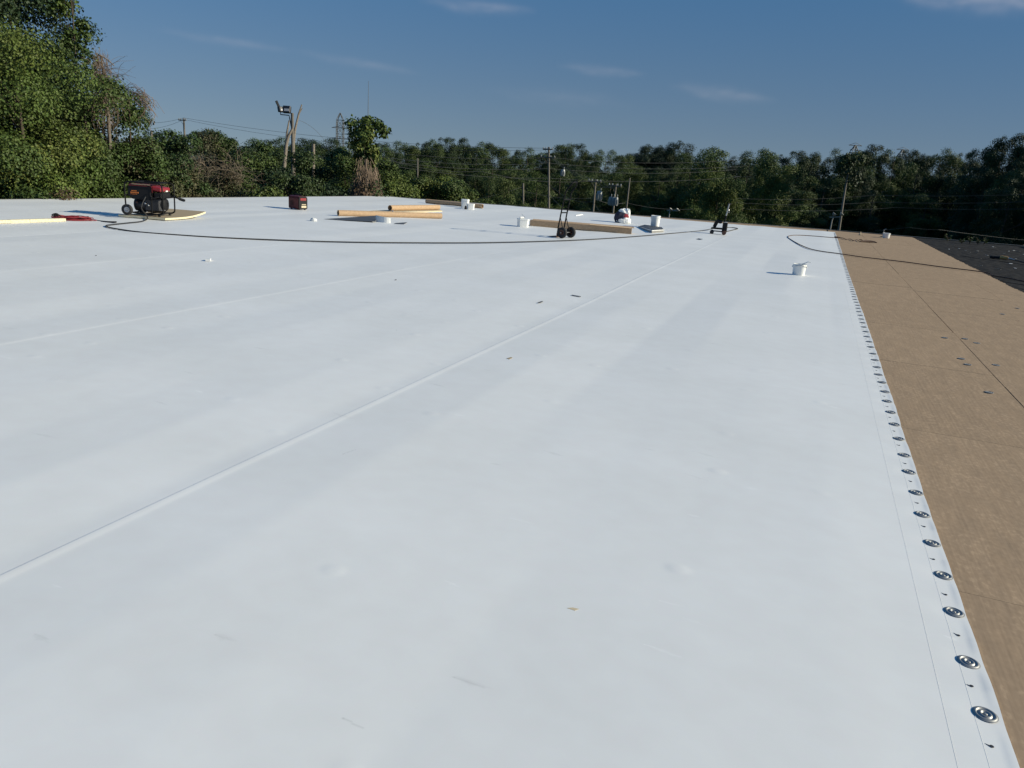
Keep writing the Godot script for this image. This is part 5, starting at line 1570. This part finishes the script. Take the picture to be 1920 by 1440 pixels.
	hollow_tube("dark shaded cardboard core tube along the far roof edge behind white tubs", Vector3(-14.963, 0.000, -27.694), Vector3(-12.402, 0.000, -27.683), 0.085)
	flat_scrap("thin_board", "pale thin board lying under the rear core tube", "board", [Vector3(-12.814, 0.000, -19.820), Vector3(-12.440, 0.000, -20.795), Vector3(-12.983, 0.000, -21.699), Vector3(-12.986, 0.000, -20.572)], M.cream_label, 0.03, "pale boards under the tubes")
	flat_scrap("thin_board", "pale thin board under the right end of the rear core tube", "board", [Vector3(-12.185, 0.000, -20.371), Vector3(-12.006, 0.000, -23.398), Vector3(-12.556, 0.000, -24.173), Vector3(-12.812, 0.000, -21.581)], M.cream_label, 0.045, "pale boards under the tubes")
	# bent membrane offcut: one leaf stands up white, the strip lies dark side up
	var m0 := Vector3(-10.750, 0.000, -17.168)
	o = thing("membrane_offcut", "bent white membrane offcut standing up from a dark strip near the tubes", "membrane scrap", Vector3(m0.x, 0, m0.z))
	b = MB.new()
	var ra := Vector3(-10.339, 0.000, -17.241) - m0
	for k in 6:
		var t0 := k / 6.0
		var t1 := (k + 1) / 6.0
		var bow := func(t: float) -> Vector3: return ra * t + Vector3(0.06 * sin(PI * t), 0.0, 0.05 * sin(PI * t))
		var up := Vector3(-0.03, 0.17, -0.03)
		b.quad(bow.call(t0), bow.call(t1), bow.call(t1) + up * (1.0 - 0.25 * t1), bow.call(t0) + up * (1.0 - 0.25 * t0))
	part(o, "standing_flap", b, M.white_plastic)
	b = MB.new()
	var sl := [Vector3(-11.776, 0.000, -16.279) - m0, Vector3(-11.181, 0.000, -16.456) - m0, Vector3(-10.571, 0.000, -16.858) - m0, Vector3(-11.134, 0.000, -17.807) - m0, Vector3(-11.134, 0.000, -17.382) - m0, Vector3(-11.533, 0.000, -16.730) - m0]
	for k in range(1, 5): b.face(sl[0] + Vector3(0, 0.012, 0), sl[k] + Vector3(0, 0.012 + (0.02 if k == 2 else 0.0), 0), sl[k + 1] + Vector3(0, 0.012 + (0.10 if k + 1 == 3 else 0.0), 0))
	b.face(Vector3(-10.172, 0.000, -17.097) - m0 + Vector3(0, 0.006, 0), Vector3(-9.958, 0.000, -17.250) - m0 + Vector3(0, 0.006, 0), Vector3(-10.177, 0.000, -17.826) - m0 + Vector3(0, 0.02, 0))
	b.face(Vector3(-10.172, 0.000, -17.097) - m0 + Vector3(0, 0.006, 0), Vector3(-10.177, 0.000, -17.826) - m0 + Vector3(0, 0.02, 0), Vector3(-10.280, 0.000, -17.386) - m0 + Vector3(0, 0.006, 0))
	part(o, "dark_strip", b, M.grey_sheet)
	q0 = Vector3(-11.534, 0.000, -15.549)
	o = thing("crumpled_wrapper", "small crumpled white wrapper left of the cardboard tubes", "litter", q0, 0.0, "white litter scraps")
	b = MB.new()
	lump(b, Vector3(0, 0.03, 0), Vector3(0.07, 0.04, 0.05), 3, -0.7, 14)
	part(o, "paper", b, M.white_paper)
	# tubs near the far edge
	square_tub("taller white square tub at the far edge in front of the dark tube", Vector3(-12.906, 0.000, -27.108), 0.35, 0.30, 0.31)
	square_tub("lower white square tub just right of the taller one at the far edge", Vector3(-12.342, 0.000, -26.406), 0.5, 0.30, 0.20)
	q0 = Vector3(-12.411, 0.000, -26.124)
	o = thing("small_can", "small black can between the two white tubs at the far edge", "can", q0)
	b = MB.new()
	b.lathe([Vector2(0, 0), Vector2(0.045, 0), Vector2(0.048, 0.01), Vector2(0.045, 0.10), Vector2(0.02, 0.12), Vector2(0.02, 0.14), Vector2(0, 0.14)], T(), 14)
	part(o, "can", b, M.black_plastic)
	o = square_tub("white square tub with tools on its lid left of the long carton", Vector3(-7.892, 0.000, -20.540), 0.5, 0.33, 0.22)
	q0 = o.position
	var tool := thing("paint_roller", "small white roller and rags lying on the square tub left of the carton", "roller", q0 + Vector3(0, 0.231, 0), 0.8)
	b = MB.new()
	b.tube([Vector3(-0.12, 0.03, 0.04), Vector3(0.0, 0.03, 0.03)], 0.028, 10)
	part(tool, "sleeve", b, M.white_plastic)
	b = MB.new()
	b.tube(smooth([Vector3(0, 0.03, 0.03), Vector3(0.04, 0.04, 0.03), Vector3(0.04, 0.05, -0.02), Vector3(-0.03, 0.12, -0.06)], 4), 0.007, 6)
	part(tool, "frame", b, M.steel)
	# long flat cartons
	var k0 := Vector3(-7.892, 0.000, -21.110)
	var k1 := Vector3(-4.961, -0.000, -21.867)
	d = k1 - k0
	db = d.normalized()
	o = thing("long_carton", "long low brown cardboard carton lying across behind the hand truck", "carton", k0)
	var fx := Transform3D(Basis(db, Vector3.UP, db.cross(Vector3.UP)), Vector3.ZERO)
	var l := d.length()
	b = MB.new()
	b.box(fx * T(l * 0.5, 0.085, -0.17), Vector3(l, 0.166, 0.32), 0.006)
	part(o, "body", b, M.cardboard)
	b = MB.new()
	b.box(fx * TR(l * 0.52, 0.178, -0.24, 0.05, 0.03, 0.0), Vector3(l * 1.0, 0.008, 0.34), 0.002)
	part(o, "lid_flap", b, M.cardboard)
	b = MB.new()
	b.box(fx * TR(l * 0.79, 0.179, 0.0, 0.35, -0.012, -0.002), Vector3(l * 0.40, 0.006, 0.045), 0.001)
	part(o, "front_flap", b, M.cardboard_edge)
	hand_truck(Vector3(-5.963, 0.000, -18.352), 1.36)
	# refuse bundle
	q0 = Vector3(-6.483, 0.000, -26.908)
	o = thing("refuse_bundle", "bundle of white plastic, red cloth and dark rags beside the white bucket", "bundle", q0, 0.3)
	b = MB.new()
	lump(b, Vector3(-0.05, 0.17, 0.0), Vector3(0.22, 0.2, 0.2), 5, -0.5)
	part(o, "dark_rag", b, M.dark_cloth)
	b = MB.new()
	lump(b, Vector3(-0.02, 0.32, -0.03), Vector3(0.13, 0.13, 0.13), 8, -0.9)
	lump(b, Vector3(0.13, 0.3, -0.02), Vector3(0.09, 0.16, 0.10), 9, -0.9)
	lump(b, Vector3(0.02, 0.10, 0.10), Vector3(0.18, 0.10, 0.12), 10, -0.8)
	lump(b, Vector3(0.19, 0.07, 0.03), Vector3(0.08, 0.09, 0.09), 11, -0.9)
	part(o, "white_plastic", b, M.white_plastic)
	b = MB.new()
	lump(b, Vector3(0.03, 0.23, 0.09), Vector3(0.13, 0.10, 0.10), 12, -0.6)
	part(o, "red_cloth", b, M.red_cloth)
	b = MB.new()
	b.lathe([Vector2(0.04, 0), Vector2(0.085, 0), Vector2(0.09, 0.02), Vector2(0.09, 0.16), Vector2(0.04, 0.16), Vector2(0.04, 0)], Transform3D(Basis(Vector3(1, 0, 0), PI / 2).rotated(Vector3.UP, 0.3), Vector3(0.06, 0.092, 0.08)), 18)
	part(o, "roll", b, M.white_paper)
	flat_scrap("white_scrap", "thin white strip lying flat behind the hand truck handle", "membrane scrap", [Vector3(-8.765, 0.000, -28.563), Vector3(-8.852, 0.000, -29.793), Vector3(-9.009, 0.000, -30.084)], M.white_paper, 0.03, "white litter scraps")
	# folded dark sheet with the bucket behind it
	var f0 := Vector3(-4.577, 0.000, -23.081)
	o = thing("folded_membrane", "folded dark membrane sheet with white edge in front of the white bucket", "membrane roll", Vector3(f0.x, 0, f0.z), 0.0)
	b = MB.new()
	var F := [Vector3(-4.625, -0.000, -23.152) - f0, Vector3(-4.432, 0.000, -24.039) - f0, Vector3(-4.766, 0.000, -25.397) - f0, Vector3(-5.490, 0.000, -26.131) - f0, Vector3(-5.555, 0.000, -25.334) - f0]
	for k in F.size(): F[k] = Vector3(F[k].x, 0.0, F[k].z)
	var hi := [0.085, 0.085, 0.075, 0.06, 0.03]
	for k in range(1, 4): b.face(F[0] + Vector3(0, hi[0], 0), F[k] + Vector3(0, hi[k], 0), F[k + 1] + Vector3(0, hi[k + 1], 0))
	part(o, "dark_face", b, M.grey_sheet)
	b = MB.new()
	for k in F.size():
		var j := (k + 1) % F.size()
		b.quad(F[k] + Vector3(0, 0.062, 0) * (hi[k] / 0.085), F[j] + Vector3(0, 0.062, 0) * (hi[j] / 0.085), F[j] + Vector3(0, hi[j] - 0.0005, 0), F[k] + Vector3(0, hi[k] - 0.0005, 0))
	part(o, "white_edge", b, M.white_plastic)
	b = MB.new()
	for k in F.size():
		var j := (k + 1) % F.size()
		b.quad(F[k] * 0.985, F[j] * 0.985, F[j] * 0.985 + Vector3(0, 0.06, 0) * (hi[j] / 0.085), F[k] * 0.985 + Vector3(0, 0.06, 0) * (hi[k] / 0.085))
	part(o, "inner_fold", b, M.edge_metal)
	o = bucket("plastic_bucket", "white lidded bucket with dark printed label right of the refuse bundle", Vector3(-4.958, 0.000, -25.188) + Vector3(-0.1, 0.0, -0.5), 0.155, 0.42, true)
	b = MB.new()
	for q in [[2.72, 0.25, 0.04], [2.72, 0.2, 0.03], [2.72, 0.15, 0.03], [2.72, 0.11, 0.02]]:
		for k in 4:
			var a: float = q[0] + 0.12 * k + 0.9
			b.box(Transform3D(Basis(Vector3.UP, -a), Vector3(cos(a) * 0.1495, q[1], sin(a) * 0.1495)), Vector3(0.006, q[2], 0.019), 0.001)
	part(o, "label", b, M.ink)
	welder(Vector3(-2.909, 0.000, -25.608), 0.1)
	# pail on the membrane
	o = bucket("plastic_pail", "open white pail with wire bail and paddle on the membrane near the brown boards", Vector3(-0.146, 0.000, -15.454), 0.125, 0.215, false)
	b = MB.new()
	b.tube(smooth([Vector3(-0.125, 0.165, 0.0), Vector3(-0.06, 0.185, 0.12), Vector3(0.04, 0.20, 0.14), Vector3(0.12, 0.18, 0.06), Vector3(0.125, 0.165, 0.0)], 6), 0.005, 6)
	part(o, "bail", b, M.steel)
	tool = thing("stir_paddle", "pale curved paddle resting on the rim of the open white pail", "paddle", o.position + Vector3(0, 0.217, 0), 0.0)
	b = MB.new()
	b.tube(smooth([Vector3(-0.12, -0.05, -0.03), Vector3(0.0, -0.01, 0.0), Vector3(0.09, 0.03, 0.02), Vector3(0.14, 0.055, 0.03), Vector3(0.19, 0.045, 0.03)], 5), 0.009, 7)
	b.box(TR(-0.09, -0.045, -0.02, 0, 0, 0.3), Vector3(0.09, 0.012, 0.05), 0.004)
	part(tool, "paddle", b, M.white_plastic)
	# drill on the black sheet
	q0 = Vector3(5.479, 0.000, -26.993)
	o = thing("cordless_drill", "yellow and black drill lying on the black sheet at right", "drill", Vector3(q0.x, -0.03, q0.z), -0.35)
	b = MB.new()
	b.tube([Vector3(-0.05, 0.06, 0), Vector3(0.0, 0.065, 0), Vector3(0.12, 0.065, 0), Vector3(0.17, 0.06, 0)], [0.05, 0.06, 0.055, 0.035], 10)
	part(o, "motor_body", b, M.yellow_plastic)
	b = MB.new()
	b.tube([Vector3(-0.05, 0.055, 0), Vector3(-0.16, 0.05, 0.02), Vector3(-0.24, 0.045, 0.03)], [0.045, 0.04, 0.05], 8)
	b.box(TR(-0.27, 0.05, 0.03, 0, 0.3, 0), Vector3(0.10, 0.08, 0.11), 0.02)
	part(o, "handle", b, M.black_plastic)
	b = MB.new()
	b.tube([Vector3(0.16, 0.06, 0), Vector3(0.23, 0.055, 0), Vector3(0.34, 0.04, 0.01)], [0.03, 0.022, 0.008], 8)
	part(o, "chuck", b, M.steel)
	cable("tool_cord", "black cord trailing right from the drill on the black sheet", [Vector3(5.826, 0.000, -27.667) + Vector3(0, -0.01, 0), Vector3(5.893, 0.000, -27.144) + Vector3(0, -0.012, 0), Vector3(5.999, -0.000, -26.320) + Vector3(0, -0.012, 0), Vector3(6.208, 0.000, -25.180) + Vector3(0, -0.012, 0)], 0.014, M.rubber)
	# far edge oddments
	q0 = Vector3(2.697, 0.000, -33.546)
	bucket("plastic_bucket", "small white bucket at the far edge of the brown boards", Vector3(q0.x, -0.01, q0.z), 0.135, 0.20, true)
	q0 = Vector3(2.625, 0.000, -34.200)
	o = thing("ladder_hook", "short grey bracket rising beside the far white bucket", "bracket", Vector3(q0.x, -0.01, q0.z))
	b = MB.new()
	b.tube([Vector3(0, 0, 0), Vector3(0.0, 0.3, 0), Vector3(0.08, 0.33, 0)], 0.02, 6)
	b.box(T(-0.02, 0.02, 0), Vector3(0.14, 0.04, 0.1), 0.008)
	part(o, "bracket", b, M.edge_metal)
	q0 = Vector3(1.754, 0.000, -34.028)
	o = thing("wood_stake", "tiny pale stub standing on the far edge of the brown boards", "stub", Vector3(q0.x, -0.01, q0.z))
	b = MB.new()
	b.tube([Vector3(0, 0, 0), Vector3(0.01, 0.13, 0)], [0.035, 0.025], 7)
	b.box(T(0, 0.02, 0), Vector3(0.1, 0.04, 0.08), 0.01)
	part(o, "stub", b, M.cream_label)
	for q in [[Vector3(0.735, -0.309, -41.503), "small grey mast with two lamps beyond the far edge before the bare trunk", 0.62], [Vector3(-6.934, -0.232, -38.590), "tiny grey mast with bracket beyond the far roof edge right of the bucket", 0.22]]:
		var p: Vector3 = q[0]
		o = thing("roof_mast", q[1], "mast", Vector3(p.x, -0.9, p.z))
		b = MB.new()
		b.tube([Vector3(0, -gy(p.x, p.z) * -1.0 + 0.9, 0), Vector3(0, 0.9 + q[2] * 0.4, 0), Vector3(0.05, 0.9 + q[2] * 0.7, 0)], 0.03, 7)
		b.tube([Vector3(-0.15, 0.9 + q[2] * 0.62, 0), Vector3(0.36, 0.9 + q[2] * 0.72, 0)], 0.025, 6)
		part(o, "mast", b, M.edge_metal)
		for s in [Vector3(0.0, 0.9 + q[2] * 0.9, 0), Vector3(0.34, 0.9 + q[2] * 0.95, 0)]:
			b = MB.new()
			b.lathe([Vector2(0.02, 0), Vector2(0.08, 0.05), Vector2(0.11, 0.13), Vector2(0.09, 0.14), Vector2(0, 0.06)], Transform3D(Basis(Vector3(0, 0, 1), -0.6), s - Vector3(0, 0.08, 0)), 14)
			part(o, "lamp", b, M.edge_metal)
	# weeds at the black edge
	var i := 0
	for q in [[Vector3(5.564, 0.000, -34.801), 0.2], [Vector3(5.947, -0.000, -35.428), 0.32], [Vector3(6.260, -0.000, -35.590), 0.28], [Vector3(6.495, 0.000, -35.625), 0.34], [Vector3(5.150, 0.000, -35.543), 0.3]]:
		var p: Vector3 = q[0]
		o = thing("weed", "leafy weed at the far edge of the black sheet, %s from left" % ["second", "third", "fourth", "fifth", "tallest and first"][i], "plant", Vector3(p.x, -0.03, p.z), 0.0, "weeds at the far roof edge")
		b = MB.new()
		var st := MB.new()
		for k in 7:
			var a := r.randf() * TAU
			var hgt: float = q[1] * r.randf_range(0.6, 1.1)
			var tip := Vector3(cos(a) * hgt * 0.5, hgt, sin(a) * hgt * 0.5)
			st.tube([Vector3.ZERO, tip * Vector3(0.3, 0.6, 0.3), tip], 0.006, 4, false)
			for j in 6: b.leaf(tip * r.randf_range(0.35, 1.0) * Vector3(1, 1, 1), Vector3(r.randfn() * 0.5, 1, r.randfn() * 0.5).normalized(), Vector3(r.randfn(), r.randfn() * 0.3, r.randfn()), 0.07, GREEN[j % 4] * 1.3)
		part(o, "stem", st, M.bark)
		part(o, "leaves", b, M.leaves).set_meta("kind", "stuff")
		i += 1
	# small litter on the membrane
	flat_scrap("dark_strip", "thin dark metal strip on the membrane near the long seam", "litter", [Vector3(-2.909, 0.000, -9.617), Vector3(-2.772, 0.000, -9.593), Vector3(-2.759, 0.000, -9.549), Vector3(-2.895, 0.000, -9.573)], M.dark_steel, 0.002, "litter on the membrane")
	flat_scrap("dry_leaf", "small dark curled scrap left of the thin metal strip", "litter", [Vector3(-3.046, 0.000, -8.640), Vector3(-3.048, 0.000, -8.763), Vector3(-3.033, 0.000, -8.802), Vector3(-3.026, 0.000, -8.684)], M.dark_steel, 0.008, "litter on the membrane")
	flat_scrap("dry_leaf", "tan dry leaf on the membrane at lower left", "litter", [Vector3(-3.321, 0.000, -2.561), Vector3(-3.325, 0.000, -2.603), Vector3(-3.320, 0.000, -2.624), Vector3(-3.304, 0.000, -2.598), Vector3(-3.301, 0.000, -2.564)], M.cream_label, 0.005, "litter on the membrane")
	flat_scrap("dry_leaf", "small tan scrap at the lower middle of the membrane", "litter", [Vector3(-0.627, -0.000, -2.391), Vector3(-0.608, -0.000, -2.405), Vector3(-0.583, 0.000, -2.407), Vector3(-0.595, 0.000, -2.389)], M.cream_label, 0.003, "litter on the membrane")
	flat_scrap("dry_leaf", "pale green scrap just right of the long seam", "litter", [Vector3(-2.283, 0.000, -5.788), Vector3(-2.270, 0.000, -5.855), Vector3(-2.248, 0.000, -5.838), Vector3(-2.253, 0.000, -5.776)], M.foil_facer, 0.006, "litter on the membrane")
	flat_scrap("white_scrap", "small white folded scrap on the membrane below the black cable at left", "litter", [Vector3(-8.067, 0.000, -8.331), Vector3(-8.008, 0.000, -8.363), Vector3(-8.097, 0.000, -8.478), Vector3(-8.104, 0.000, -8.422)], M.white_plastic, 0.03, "litter on the membrane")
	flat_scrap("dark_scrap", "flat dark scrap in front of the robot welder", "litter", [Vector3(-3.162, 0.000, -22.319), Vector3(-3.137, 0.000, -22.775), Vector3(-2.995, 0.000, -22.662), Vector3(-3.026, 0.000, -22.232)], M.dark_steel, 0.006, "litter on the membrane")
	flat_scrap("dark_scrap", "tiny dark speck on the membrane above the first seam at left", "litter", [Vector3(-9.310, 0.000, -7.551), Vector3(-9.297, 0.000, -7.569), Vector3(-9.351, 0.000, -7.610)], M.ink, 0.006, "litter on the membrane")
	flat_scrap("dark_scrap", "tiny dark speck left of the cross seam", "litter", [Vector3(-5.240, 0.000, -8.873), Vector3(-5.227, 0.000, -8.901), Vector3(-5.259, 0.000, -8.948)], M.ink, 0.006, "litter on the membrane")

# ------------------------------------------------------------------ the scene
func _ready() -> void:
	var cam := Camera3D.new()
	cam.name = "camera"
	cam.transform = Transform3D(Basis(Vector3(0.92412969, 0.06993036, -0.3756249), Vector3(-0.16725512, 0.95795012, -0.23314649), Vector3(0.3435259, 0.27828278, 0.89696636)), Vector3(0, 1.58, 0))
	cam.fov = 54.93
	cam.near = 0.05
	cam.far = 4000.0
	add_child(cam)
	cam.current = true
	var env := Environment.new()
	env.background_mode = Environment.BG_SKY
	var sky := Sky.new()
	var pano := PanoramaSkyMaterial.new()
	pano.panorama = sky_panorama()
	sky.sky_material = pano
	env.sky = sky
	env.tonemap_mode = Environment.TONE_MAPPER_LINEAR
	env.tonemap_exposure = 1.2
	env.sdfgi_enabled = true
	env.ssao_enabled = true
	env.ssil_enabled = true
	var we := WorldEnvironment.new()
	we.name = "environment"
	we.environment = env
	add_child(we)
	var sun := DirectionalLight3D.new()
	sun.name = "sun"
	sun.light_color = lin(1.0, 0.925, 0.72)
	sun.light_energy = 1.5
	sun.light_angular_distance = 0.5
	sun.shadow_enabled = true
	add_child(sun)
	sun.look_at_from_position(SUN * 50.0, Vector3.ZERO)

	fine.seed = 3
	fine.frequency = 0.02
	fine.fractal_octaves = 3
	make_materials()
	# ground to the horizon
	var g := MB.new()
	var radii := [0.0, 15.0, 30.0, 40.0, 50.0, 60.0, 70.0, 85.0, 110.0, 150.0, 200.0, 260.0, 340.0, 440.0, 700.0, 1200.0, 2500.0]
	for i in radii.size() - 1:
		for k in 48:
			var P := []
			for q in [[i, k], [i + 1, k], [i + 1, k + 1], [i, k + 1]]:
				var a: float = TAU * q[1] / 48.0
				var x: float = cos(a) * radii[q[0]]
				var z: float = -sin(a) * radii[q[0]]
				P.append(Vector3(x, gy(x, z), z))
			g.quad(P[0], P[1], P[2], P[3])
	var ground := part(self, "ground", g, M.grass)
	tag(ground, "grassy ground around the building", "", "", "structure")
	build_roof()
	build_wood()
	build_near_growth()
	build_lines()
	build_things()
